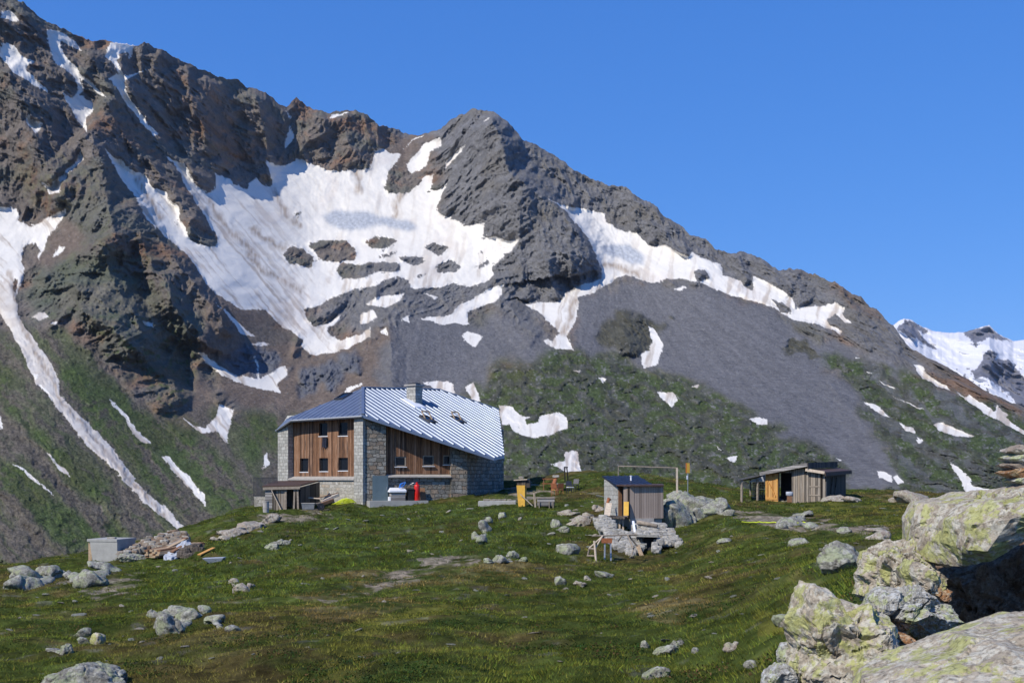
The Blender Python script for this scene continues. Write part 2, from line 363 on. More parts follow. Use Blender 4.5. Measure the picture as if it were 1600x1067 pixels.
def build_mountain():
    xs = np.concatenate([np.linspace(-700, -30, 36), np.arange(-25, 1626, 1.3), np.linspace(1640, 2300, 36)])
    R = np.array(RIDGE)
    ridge = np.interp(xs, R[:, 0], R[:, 1])
    jag = fbm2(xs / 26.0, xs * 0 + 3.3, 5, 0.6) * 4.5
    ridge = ridge - np.maximum(jag, -3.0) * np.where(xs > 1430, 0.5, 1.0)
    ny = 640
    t = np.linspace(0, 1, ny)
    bottom = np.interp(xs, [-700, 0, 800, 1600, 2300], [960, 915, 890, 890, 960])
    PY = ridge[None, :] + (bottom - ridge)[None, :] * (t[:, None] ** 1.04)
    PX = np.broadcast_to(xs[None, :], PY.shape).copy()
    # smooth distance of the slope
    D = np.array(DEPTH, float)
    tps = TPS(D[:, :2] / 100.0, np.log(D[:, 2]), 1e-3)
    cxs = np.arange(-710, 2330, 10.0); cys = np.arange(-290, 1000, 10.0)
    GX, GY = np.meshgrid(cxs, cys)
    G = tps(GX / 100.0, GY / 100.0)
    fx = (PX - cxs[0]) / 10.0; fy = (PY - cys[0]) / 10.0
    ix = np.clip(fx.astype(int), 0, len(cxs) - 2); iy = np.clip(fy.astype(int), 0, len(cys) - 2)
    ax = fx - ix; ay = fy - iy
    LR = (G[iy, ix] * (1 - ax) + G[iy, ix + 1] * ax) * (1 - ay) + (G[iy + 1, ix] * (1 - ax) + G[iy + 1, ix + 1] * ax) * ay
    r = np.exp(LR)
    # ---- masks
    w1 = fbm2(PX / 22, PY / 22, 4, 0.55, 5.0); w2 = fbm2(PX / 22, PY / 22, 4, 0.55, 41.0)
    sx = PX + w1 * 3.2; sy = PY + w2 * 2.6
    snow = np.zeros(PX.shape, bool)
    for p in SNOW: snow |= in_poly(sx, sy, p)
    for p in HOLES: snow &= ~in_poly(sx, sy, p)
    # rock shelves breaking through the lower basin, snow fleck in rock
    fleck = fbm2(PX / 9, PY / 5, 3, 0.55, 77.0)
    reg = blur(in_poly(PX, PY, PL('440,360 600,360 800,370 790,440 700,470 560,470 450,470')).astype(float), 8)
    snow &= ~((fleck > 0.72) & (reg > 0.5))
    zx = PX + w1 * 12 + fbm2(PX / 70, PY / 70, 3, 0.5, 11.0) * 16; zy = PY + w2 * 12 + fbm2(PX / 60, PY / 60, 3, 0.5, 111.0) * 10
    def zone(key, soft=2):
        m = np.zeros(PX.shape, bool)
        for p in ZONE[key]: m |= in_poly(zx, zy, p)
        return blur(m.astype(float), soft)
    zg = zone('grey', 6); zsb = zone('scree_brown', 3); zsg = zone('scree_grey', 4); zsl = zone('slate', 2)
    zk = zone('knoll', 4); zr = zone('rightslope', 4); zl = zone('lowleft', 5); zgr = zone('green', 5); zoc = zone('ochre', 12)
    knob = blur(in_poly(zx, zy, PL('945,505 955,488 985,484 1015,492 1035,500 1020,515 1018,535 1005,562 960,550 946,530')).astype(float), 2)
    knob = np.maximum(knob, blur(in_poly(zx, zy, PL('1225,538 1250,532 1276,548 1270,553 1240,548')).astype(float), 1))
    knob = np.maximum(knob, blur(in_poly(zx, zy, PL('1035,500 1048,486 1050,498')).astype(float), 1))
    rock = np.clip(1 - zsb - zsg - zk - zr - zl, 0, 1)
    rock = np.maximum(rock, np.maximum(knob, zsl))
    # crags among the lower slopes
    crag = ridged2(PX / 40, PY / 26, 5, 0.6, 3.0)
    cragm = sstep(1.0, 1.2, crag) * np.clip(zk * 0.9 + zr * 0.75 + zl * 0.10, 0, 1)
    spur = blur(in_poly(zx, zy, PL('30,470 60,430 120,400 180,400 240,470 300,540 290,660 262,640 230,600 200,580 160,545 110,500')).astype(float), 3)
    rock = np.maximum(rock, spur * 0.9)
    rockall = np.clip(rock + cragm, 0, 1)
    sb0 = blur(snow.astype(float), 4)
    rag = fbm2(PX / 7, PY / 6, 4, .62, 97.0)
    near = np.abs(sb0 - .5) < .49
    snow = (snow & ~(near & (rag > .48))) | (near & (sb0 + rag * .3 > .58))
    S = snow.astype(float)
    Ss = blur(S, 3)
    # ---- relief, in metres along the line of sight
    X = (PX - CX) / F * r; Z = (HY - PY) / F * r
    def dirnoise(ang, lam, stretch, seed, octv=5, fn=ridged2):
        c, s_ = math.cos(ang), math.sin(ang)
        a = X * c + Z * s_; b = -X * s_ + Z * c
        wa = noise2(X / (lam * 1.6) + seed, Z / (lam * 1.6)) * 0.55 + noise2(X / (lam * .6), Z / (lam * .6) + seed) * 0.2
        return fn(a / lam + wa, b / (lam * stretch) + wa * 0.5, octv, 0.52, seed)
    def pxnoise(ang, lam, stretch, seed, octv=5, fn=fbm2):
        c, s_ = math.cos(ang), math.sin(ang)
        a = PX * c - PY * s_; b = PX * s_ + PY * c
        return fn(a / lam + w1 * 0.25, b / (lam * stretch), octv, 0.55, seed)
    wl_ = sstep(470, 380, PX); wp = sstep(610, 680, PX) * sstep(880, 800, PX) ; wr_ = sstep(800, 880, PX); wc = np.clip(1 - wl_ - wp - wr_, 0, 1)
    def dn4(l, st, sd, o, fn=ridged2): return wl_ * dirnoise(0.62, l, st * 1.1, sd, o, fn) + wc * dirnoise(0.05, l, st, sd + 2, o, fn) + wp * dirnoise(-0.62, l, st * 2.0, sd + 3, o, fn) + wr_ * dirnoise(0.25, l, st, sd + 4, o, fn)
    nz = dn4(125, 2.6, 1.0, 6)
    nz2 = fbm2(X / 70, Z / 120, 5, 0.55, 8.0)
    amp = rock * (1 - 0.93 * Ss)
    strat = ridged2((X * .62 + Z * .78) / 150 + w1 * .3, (X * -.78 + Z * .62) / 34 + w2 * .25, 4, .55, 88.0)
    off = -(nz - 0.9) * 34 * amp - (strat - .9) * 5 * amp * np.clip(wp + wr_, 0, 1) - nz2 * 11 * amp
    hf = dn4(40, 2.6, 6.0, 4); hf2 = dn4(15, 2.2, 36.0, 4); hf3 = ridged2(X / 6.5 + w1, Z / 9 + w2, 2, .6, 66.0)
    off -= ((hf - 0.8) * 12.0 + (hf2 - .8) * 6.5 + (hf3 - .7) * 2.6) * rockall * (1 - 0.96 * Ss)
    off -= (hf - 0.8) * 0.0 * rockall * (1 - 0.95 * Ss)
    for line, h, wL, wR in RIDGES:
        m = max(wL, wR) + 5
        L = np.array(line)
        x0 = np.searchsorted(xs, L[:, 0].min() - m); x1 = np.searchsorted(xs, L[:, 0].max() + m)
        if x1 <= x0: continue
        sub = (slice(None), slice(x0, x1))
        d, sd, al = poly_dist(PX[sub] + w1[sub] * 5, PY[sub] + w2[sub] * 5, line)
        w = np.where(sd > 0, wL, wR) if False else np.where(sd < 0, wL, wR)
        k = np.clip(1 - d / w, 0, 1)
        off[sub] -= 1.25 * h * sstep(0, .06, al) * sstep(1, .84, al) * (0.75 * k + 0.25 * k * k) * (1 - 0.55 * Ss[sub])
    lump = fbm2(X / 110, Z / 70, 5, 0.55, 13.0)
    off -= lump * 11 * np.clip(zk + zr + 0.25 * zl, 0, 1)
    off -= (crag - 1.0) * 7 * np.clip(zk + zr, 0, 1) * cragm
    off -= (fbm2(PX / 13, PY / 11, 4, 0.62, 19.0) * 3.4 + fbm2(PX / 4, PY / 3.2, 2, 0.6, 119.0) * 0.9) * np.clip(zk + zr + 0.5 * zl, 0, 1) * (1 - Ss)
    off -= pxnoise(0.72, 34, 7.0, 21.0, 4) * 9 * zl
    off -= dirnoise(0.55, 50, 8.0, 23.0, 4, fbm2) * 3.0 * zsg
    off -= fbm2(X / 9, Z / 12, 3, 0.6, 29.0) * 0.6 * np.clip(zsg + zsb, 0, 1) * (1 - Ss)
    off -= dirnoise(0.5, 100, 5.0, 25.0, 4, fbm2) * 9.0 * Ss + dirnoise(0.55, 22, 9.0, 27.0, 3, fbm2) * 1.3 * Ss + fbm2(X / 45, Z / 30, 3, 0.5, 61.0) * 2.5 * Ss
    off += 3.0 * Ss
    fade = sstep(0, 0.02, t)[:, None]
    r2 = r + off * (0.35 + 0.65 * fade)
    Zq = (HY - PY) / F * r
    q = (r2 - 0.03 * Zq)[::-1]
    r2 = np.maximum.accumulate(q, axis=0)[::-1] * 0.25 + q[::-1] * 0.75 + 0.03 * Zq
    X = (PX - CX) / F * r2; Z = (HY - PY) / F * r2
    # ---- colour of the ground itself
    def c3(*v): return np.array(v)[None, None, :]
    n1 = fbm2(X / 120, Z / 120, 5, 0.6, 31.0)[..., None]; n2 = fbm2(X / 25, Z / 25, 5, 0.65, 33.0)[..., None]; n3 = fbm2(X / 7, Z / 7, 3, 0.7, 35.0)[..., None]
    m01 = lambda v, a, b: sstep(a, b, v)
    brown = c3(.168, .146, .126) * (1 + 0.3 * n2) + (c3(.195, .125, .085) - c3(.168, .146, .126)) * m01(n1 + 0.4 * n2, 0.0, 0.7)
    brown = brown + (c3(.135, .138, .115) - brown) * m01(fbm2(X / 150, Z / 100, 4, 0.6, 71.0)[..., None], 0.0, 0.5) * 0.7
    grey = c3(.168, .165, .164) * (1 + 0.22 * n2 + 0.15 * n3)
    grey = grey + (c3(.165, .15, .125) - grey) * m01(n1, 0.15, 0.7) * 0.5
    colr = brown + (grey - brown) * zg[..., None]
    def lay(base, c, m): return base + (c - base) * np.clip(m, 0, 1)[..., None]
    colr = lay(colr, c3(.118, .122, .078) * (1 + .3 * n2), zoc * sstep(-0.3, 0.4, n2[..., 0]) * (1 - zg) * 0.7)
    rockc = colr.copy()
    sb = c3(.165, .130, .105) * (1 + 0.18 * n2 + 0.15 * n3); sb = sb + (c3(.125, .115, .10) - sb) * m01(n1, 0, .6) * .6
    colr = lay(colr, sb, zsb)
    th = np.arctan2(PX - np.where(PX > 860, 960, 690), np.maximum(PY - np.where(PX > 860, 380, 380), 20)); rd = np.hypot(PX - np.where(PX > 860, 960, 690), PY - 380)
    streak = fbm2(th * 34, rd / 260, 5, .6, 43.0)
    sg = c3(.150, .148, .153) * (1 + 0.10 * n2 + 0.12 * n3 + 0.11 * streak[..., None])
    colr = lay(colr, sg, zsg)
    lsg = pxnoise(0.72, 26, 9.0, 47.0, 5)
    q2 = fbm2(PX / 17, PY / 12, 5, .62, 131.0)[..., None]; q3 = fbm2(PX / 4.6, PY / 3.6, 3, .7, 137.0)[..., None]
    gl = c3(.130, .113, .09) * (1 + 0.25 * q2 + 0.4 * q3 + 0.15 * lsg[..., None])
    gcol = c3(.072, .100, .034) * (1 + 0.3 * q2 + 0.4 * q3); gcol = gcol + (c3(.085, .088, .040) - gcol) * m01(n1 + q3 * .5, 0.1, 0.8) * .6
    low = gl + (gcol - gl) * (sstep(-0.15, 0.45, lsg + 0.5 * n1[..., 0]) * 0.62)[..., None]
    low = lay(low, gcol, np.clip(zgr * 1.15, 0, 1) * sstep(-0.75, -0.05, lsg + q2[..., 0] * 0.35))
    low = lay(low, c3(.125, .112, .095) * (1 + .2 * q3), sstep(0.45, 0.8, pxnoise(0.72, 16, 16.0, 53.0, 4)) * 0.65 * (1 - zgr * 0.7))
    low = lay(low, c3(.025, .042, .016), sstep(0.42, 0.6, fbm2(X / 8, Z / 7, 3, .6, 91.0)) * sstep(720, 800, PY) * zgr)
    colr = lay(colr, low, zl)
    gk = gcol * c3(1.05, 1.0, 1.05); kn = lay(gk, c3(.16, .16, .145) * (1 + .4 * q3), sstep(0.35, 0.75, q2[..., 0] * 0.8 + q3[..., 0] * 0.5))
    kn = lay(kn, c3(.048, .052, .036) * (1 + .3 * q3), sstep(0.1, 0.5, fbm2(PX / 30, PY / 18, 5, .62, 57.0)) * 0.6)
    colr = lay(colr, kn, zk)
    rs = lay(kn, sg, sstep(-0.05, 0.35, pxnoise(0.85, 24, 5.0, 59.0, 5)) * 0.7)
    colr = lay(colr, rs, zr)
    colr = lay(colr, rockc * 0.85 + c3(.0, .012, .0), spur * 0.95)
    colr = lay(colr, gcol, spur * sstep(0.2, 0.55, q2[..., 0]) * sstep(430, 560, PY) * 0.7)
    colr = lay(colr, c3(.085, .084, .072) * (1 + .4 * q2), cragm * 0.8)
    colr = lay(colr, c3(.088, .086, .066) * (1 + .3 * q2), knob)
    colr = lay(colr, c3(.13, .135, .152) * (1 + .2 * q2), zsl)
    # pale single boulders on the scree and knoll
    bl = sstep(0.62, 0.75, fbm2(PX / 4.6, PY / 3.4, 2, 0.5, 63.0)) * np.clip(zk + zr * .8 + zsg * 0.7 + zsb * 0.6 + zl * .35, 0, 1)
    colr = lay(colr, c3(.25, .245, .23), bl * 0.8)
    # snow, with its dust
    sn = np.broadcast_to(c3(.665, .635, .575), colr.shape) * (1 + 0.03 * n2)
    dust = sstep(0.0, 0.75, sstep(560, 460, PX) * pxnoise(0.70, 9, 16.0, 65.0, 4) + sstep(460, 560, PX) * pxnoise(-0.2, 12, 9.0, 67.0, 4) + 0.4 * n1[..., 0]) * 0.62
    dust = dust * (0.3 + 0.7 * np.clip(sstep(360, 500, PY) + sstep(470, 330, PX) * sstep(250, 350, PY), 0, 1))
    for line in DIRT:
        L = np.array(line)
        x0 = np.searchsorted(xs, L[:, 0].min() - 20); x1 = np.searchsorted(xs, L[:, 0].max() + 20)
        sub = (slice(None), slice(x0, x1))
        d, _, _ = poly_dist(PX[sub] + w1[sub] * 4, PY[sub] + w2[sub] * 4, line)
        k = np.clip(1 - d / (8 + 4 * w2[sub]), 0, 1) * (0.8 + 0.6 * fbm2(PX[sub] / 4, PY[sub] / 14, 2, 0.5, 4.0))
        dust[sub] = np.maximum(dust[sub], np.clip(k, 0, 1) * 0.9)
    gully = in_poly(zx, zy, PL('-40,440 60,440 130,600 320,840 280,850 100,660 0,520')).astype(float)
    dust = np.maximum(dust, gully * (0.22 + 0.2 * sstep(-.4, .5, n2[..., 0])))
    sn = lay(sn, c3(.33, .265, .205), np.clip(dust * 1.2, 0, .9))
    sn = lay(sn, c3(.50, .43, .39), sstep(0.2, 0.8, n1[..., 0]) * 0.22)
    ice = np.zeros(PX.shape)
    for p in ICE: ice = np.maximum(ice, blur(in_poly(sx, sy, p).astype(float), 2))
    sn = lay(sn, c3(.36, .38, .41) * (1 + 0.25 * n3), ice)
    colr = lay(colr, sn, blur(S, 1) if False else S)
    colr = np.clip(colr, 0.01, 0.9)
    V = np.stack([X, r2, Z], -1)
    # ---- the far side of the ridge, falling away behind it
    back = []
    for k, (dy, dz) in enumerate(((40, 30), (160, 140), (400, 380), (800, 800))):
        b = V[0].copy(); s_ = (b[:, 1] + dy) / b[:, 1]
        b[:, 0] *= s_; b[:, 1] += dy; b[:, 2] -= dz * (1 + 0.15 * noise2(xs / 60, xs * 0 + k))
        back.append(b)
    V = np.concatenate([np.array(back[::-1]), V], 0)
    rgba = np.concatenate([colr, S[..., None]], -1)
    rgba = np.concatenate([np.repeat(rgba[:1], 4, 0) * np.array([1, 1, 1, 0]), rgba], 0)
    m = attr_mat('mountain ground', 0.92, 0.12, 0.34, ((0.05, 6.0), (0.2, 2.2), (0.7, 0.7)), 0.1, True)
    me = mesh_from_arrays('mountain', V.reshape(-1, 3), grid_faces(*V.shape[:2]), m, True, rgba.reshape(-1, 4))
    return link('mountain', me, kind='structure')

build_mountain()

# ------------------------------------------------------------------ the snowy range far behind, to the right
FAR_ROCK = [PL(s) for s in ('1401,512 1415,500 1425,502 1450,516 1448,522 1435,518 1443,530 1466,547 1454,545 1431,530 1415,524', '1506,520 1521,514 1543,509 1569,528 1584,534 1545,528 1529,534 1527,545 1521,537', '1517,581 1529,573 1531,563 1545,547 1559,553 1555,561 1576,563 1600,589 1640,600 1640,660 1600,616 1580,616 1561,604 1549,597 1545,591 1533,589 1525,595', '1570,600 1600,605 1640,640 1640,700 1600,660')]
def build_far_range():
    xs = np.arange(1180, 2100, 1.6)
    R = np.array(PL('1180,560 1300,535 1380,515 1399,505 1412,498 1425,500 1435,508 1455,516 1475,519 1490,520 1510,518 1525,513 1540,509 1546,509 1555,517 1570,527 1585,533 1600,530 1640,540 1700,520 1800,560 2100,640'))
    ridge = np.interp(xs, R[:, 0], R[:, 1]) + fbm2(xs / 14, xs * 0 + 9.0, 4, .6) * 1.6
    t = np.linspace(0, 1, 200)
    PY = ridge[None] + (790 - ridge)[None] * t[:, None]
    PX = np.broadcast_to(xs[None], PY.shape).copy()
    r = 9500 - 4200 * t[:, None] + 0 * PX
    w1 = fbm2(PX / 12, PY / 12, 4, .55, 15.0); w2 = fbm2(PX / 12, PY / 12, 4, .55, 51.0)
    rock = np.zeros(PX.shape, bool)
    for p in FAR_ROCK: rock |= in_poly(PX + w1 * 3, PY + w2 * 3, p)
    rock |= (fbm2(PX / 9, PY / 7, 4, .6, 81.0) > 0.55) & (PY > 575)
    rock |= PY > 640
    S = 1 - rock.astype(float); Sb = blur(S, 2)
    X = (PX - CX) / F * r; Z = (HY - PY) / F * r
    off = -(ridged2(X / 520, Z / 420, 5, .55, 3.0) - .9) * 330 * (1 - .7 * Sb) - fbm2(X / 300, Z / 200, 4, .5, 7.0) * 60
    r2 = r + off * sstep(0, .05, t)[:, None]
    X = (PX - CX) / F * r2; Z = (HY - PY) / F * r2
    n = fbm2(X / 150, Z / 150, 4, .6, 9.0)[..., None]
    c = np.array([.15, .15, .17])[None, None] * (1 + .3 * n)
    c = c + (np.array([.60, .60, .62]) - c) * S[..., None]
    V = np.stack([X, r2, Z], -1)
    b = V[0].copy(); s_ = (b[:, 1] + 1500) / b[:, 1]; b[:, 0] *= s_; b[:, 1] += 1500; b[:, 2] -= 900
    V = np.concatenate([b[None], V], 0)
    rgba = np.concatenate([np.clip(c, .02, .9), S[..., None]], -1); rgba = np.concatenate([rgba[:1], rgba], 0)
    m = attr_mat('far range ground', 0.92, 0.02, 0.25, ((0.01, 30.0),), 0.1, True)
    link('mountain', mesh_from_arrays('far_mountain', V.reshape(-1, 3), grid_faces(*V.shape[:2]), m, True, rgba.reshape(-1, 4)), kind='structure')
build_far_range()

# ------------------------------------------------------------------ the shoulder the hut stands on
GROUND = [  # photograph x, y of a point of ground and its distance in metres
 (-300, 1067, 16), (0, 1067, 18), (400, 1067, 15), (800, 1067, 14), (1200, 1067, 12.5), (1600, 1250, 9), (2000, 1300, 9), (-300, 1300, 9), (400, 1400, 7), (900, 1400, 7), (1400, 1400, 7),
 (0, 1000, 27), (400, 1000, 22), (800, 1000, 21), (1150, 1000, 17.5), (0, 950, 38), (400, 950, 32), (800, 945, 31), (1150, 940, 24), (1270, 892, 22), (1400, 900, 16), (1400, 960, 13), (1700, 900, 16), (2000, 880, 22),
 (-60, 905, 60), (0, 897, 60), (50, 928, 48), (60, 893, 62), (110, 888, 64), (150, 870, 69), (230, 868, 68), (200, 905, 54), (290, 850, 70), (330, 838, 71), (330, 885, 58), (370, 818, 74), (420, 806, 77), (420, 850, 64), (480, 795, 81),
 (560, 790, 84), (640, 792, 84), (730, 772, 90), (690, 782, 87), (600, 815, 75), (600, 850, 62), (600, 885, 51), (500, 880, 53), (500, 830, 68), (800, 790, 77), (800, 830, 62), (800, 880, 50), (760, 770, 95),
 (870, 772, 88), (850, 757, 96), (930, 747, 96), (900, 742, 100), (930, 800, 70), (935, 852, 58.5), (985, 822, 62.5), (1000, 867, 56.5), (1060, 858, 57), (1000, 905, 44), (930, 884, 52), (1100, 872, 48), (1060, 790, 72), (1040, 772, 78), (1130, 792, 70), (1130, 835, 54),
 (1160, 787, 76), (1250, 783, 79), (1320, 779, 81), (1390, 781, 76), (1450, 785, 70), (1250, 820, 56), (1350, 820, 50), (1250, 855, 38), (1420, 830, 42), (1550, 800, 60), (1700, 805, 60), (2000, 810, 60), (1200, 900, 29), (1350, 870, 30),
 (700, 900, 45), (300, 920, 47)]
GP = np.array(GROUND, float)
_gz = (HY - GP[:, 1]) / F * GP[:, 2]
ground_tps = TPS(np.stack([GP[:, 0] / 300.0, np.log(GP[:, 2]) * 1.6], 1), _gz, 2e-3)
# where the shoulder breaks off towards the valley: distance of the brow for each direction
BROW = np.array([(-800, 62), (-60, 66), (100, 72), (200, 76), (330, 80), (420, 88), (480, 97), (560, 104), (700, 106), (800, 108), (900, 106), (1000, 98), (1150, 92), (1250, 96), (1350, 95), (1450, 86), (1600, 80), (2600, 80)], float)

def ground_z(px, y):
    """height of the shoulder in direction px (photograph x) at distance y; arrays"""
    px = np.asarray(px, float); y = np.asarray(y, float)
    brow = np.interp(px, BROW[:, 0], BROW[:, 1])
    yc = np.clip(y, 6.0, brow)
    z = ground_tps(np.clip(px, -500, 2200) / 300.0, np.log(yc) * 1.6)
    over = np.maximum(y - brow, 0)
    z = z - np.where(over > 0, 0.22 * over + 0.010 * np.minimum(over, 60) ** 2, 0) * np.exp(-over / 2500.0)
    x = (px - CX) / F * y
    fade = sstep(4, 12, y)
    z = z + fbm2(x / 8.0, y / 8.0, 3, 0.5, 2.0) * 0.20 * fade + (ridged2(x / 2.6, y / 3.0, 3, 0.5, 6.0) - .8) * -0.13 * fade
    return np.maximum(z, -75 - 0.01 * y)

def gz(x, y):
    return float(ground_z(CX + F * x / y, y))

_ys = np.geomspace(6, 110, 900)
def ground_at(px, py):
    """the first point of ground seen at photograph position px, py"""
    z = ground_z(np.full(_ys.shape, float(px)), _ys)
    p = HY - F * z / _ys
    k = np.argmax(p <= py) if (p <= py).any() else int(np.argmin(p))
    y = _ys[k]
    return Vector(((px - CX) / F * y, y, float(z[k])))

BARE = [PL(s) for s in ('395,806 440,800 520,792 500,806 440,815 400,818', '120,915 190,900 230,893 235,900 180,925 130,935', '640,868 740,866 760,880 650,890', '1150,800 1210,800 1280,812 1400,826 1400,834 1270,836 1150,812', '750,765 860,760 880,780 800,785', '490,935 640,885 700,880 640,905 520,945')]
STRAW = [PL(s) for s in ('430,925 560,900 760,885 860,880 800,905 640,915 480,940', '980,960 1090,930 1130,945 1040,975', '1380,772 1440,775 1440,800 1330,800', '480,960 600,935 660,940 520,985')]
MOSS = [PL(s) for s in ('470,1067 520,1000 640,955 760,935 700,960 600,1000 560,1067', '1150,950 1260,935 1260,990 1170,990', '1250,780 1440,785 1440,820 1330,815 1250,800')]
LUSH = [PL(s) for s in ('480,800 700,790 900,800 930,840 800,870 640,880 500,890 420,880 350,870 330,850 430,830', '210,890 330,880 480,890 450,925 330,940 200,940', '1260,880 1360,890 1350,940 1270,940', '1120,820 1150,800 1160,830')]

def heath_masks(PX, PY, x, y):
    a = fbm2(x / 9, y / 9, 5, .55, 3.0); b = fbm2(x / 2.4, y / 2.8, 4, .6, 5.0)
    wx = PX + a * 30 + b * 14; wy = PY + a * 8 + b * 5
    def u(ps):
        m = np.zeros(PX.shape, bool)
        for p in ps: m |= in_poly(wx, wy, p)
        return m.astype(float)
    return a, b, u(BARE), u(STRAW), u(MOSS), u(LUSH)

def build_shoulder():
    px = np.concatenate([np.linspace(-1800, -60, 60), np.arange(-50, 1655, 2.6), np.linspace(1670, 3400, 60)])
    y = np.concatenate([np.geomspace(2.0, 9, 40)[:-1], np.geomspace(9, 112, 620), np.geomspace(114, 900, 60)])
    PXg, Yg = np.meshgrid(px, y)
    z = ground_z(PXg, Yg)
    x = (PXg - CX) / F * Yg
    PY = HY - F * z / Yg
    a, b, bare, straw, moss, lush = heath_masks(PXg, PY, x, Yg)
    z = z + fbm2(x / 0.55, Yg / 0.6, 3, .6, 12.0) * 0.022 * sstep(5, 10, Yg)
    n3 = fbm2(x / .35, Yg / .4, 3, .7, 9.0)[..., None]
    def c3(*v): return np.array(v)[None, None]
    green = c3(.080, .105, .024); brown = c3(.110, .078, .032); straw_c = c3(.20, .165, .075); mossc = c3(.135, .135, .03)
    c = green + (brown - green) * (sstep(-.05, .6, a + .6 * b) * .8)[..., None]
    def lay(base, col, m): return base + (col - base) * np.clip(m, 0, 1)[..., None]
    c = lay(c, c3(.15, .135, .05), sstep(.25, .6, fbm2(x / 4, Yg / 4, 4, .6, 15.0)) * .6)
    c = lay(c, mossc, moss * sstep(-.4, .3, b))
    c = lay(c, straw_c, straw * sstep(-.4, .4, b) * .7)
    c = lay(c, c3(.070, .10, .028), lush * sstep(-.5, .2, b) * .85)
    c = lay(c, c3(.20, .165, .13) * (1 + .25 * n3), np.maximum(bare * sstep(-.3, .2, b), 0) * .85)
    c = lay(c, c3(.22, .205, .18), sstep(.55, .7, fbm2(x / 1.1, Yg / 1.3, 3, .6, 27.0)) * .35)
    c = c * (1 + .34 * n3) * (1 + .38 * np.clip(b, -.9, .9))[..., None]
    veg = 1 - np.clip(np.maximum(bare * sstep(-.3, .2, b), 0), 0, 1)[..., None]
    c = c * (1 - .34 * veg)  # ground colour darkened under plants so gaps between tufts look shaded
    c = c * (1 + .5 * fbm2(x / .8, Yg / .9, 2, .5, 39.0)[..., None] * veg)
    c = np.clip(c, .006, .6)
    V = np.stack([x, Yg, z], -1)
    m = attr_mat('heath ground', 0.95, 3.0, 0.35, ((6.0, .08), (25.0, .03)), 0.02)
    rgba = np.concatenate([c, np.zeros(c.shape[:2] + (1,))], -1)
    f = grid_faces(*V.shape[:2])[:, ::-1]
    link('ground', mesh_from_arrays('ground', V.reshape(-1, 3), f, m, True, rgba.reshape(-1, 4)), kind='structure')
build_shoulder()

# ------------------------------------------------------------------ grass tussocks and dwarf shrubs
def leaf_mat(name):
    m, n, l, b = new_mat(name, 0.9, 0, 0.02)
    a = nd(n, 'ShaderNodeAttribute', attribute_name='Col')
    l.new(a.outputs['Color'], b.inputs['Base Color'])
    tr = n.new('ShaderNodeBsdfTranslucent'); l.new(a.outputs['Color'], tr.inputs['Color'])
    mx = n.new('ShaderNodeMixShader'); mx.inputs['Fac'].default_value = 0.3
    l.new(b.outputs['BSDF'], mx.inputs[1]); l.new(tr.outputs['BSDF'], mx.inputs[2])
    l.new(mx.outputs['Shader'], n['Material Output'].inputs['Surface'])
    return m

def scatter_ground(n, dens_fn, pxr=(-260, 1760), yr=(10.5, 100), power=1.0):
    """random points of ground, thinning out with distance"""
    u = rng.random(n)
    y = yr[0] * (yr[1] / yr[0]) ** (u ** power)
    px = rng.uniform(pxr[0], pxr[1], n)
    brow = np.interp(px, BROW[:, 0], BROW[:, 1])
    z = ground_z(px, y)
    PY = HY - F * z / y
    x = (px - CX) / F * y
    keep = (y < brow + 1) & (rng.random(n) < dens_fn(px, PY, x, y))
    return px[keep], PY[keep], x[keep], y[keep], z[keep]

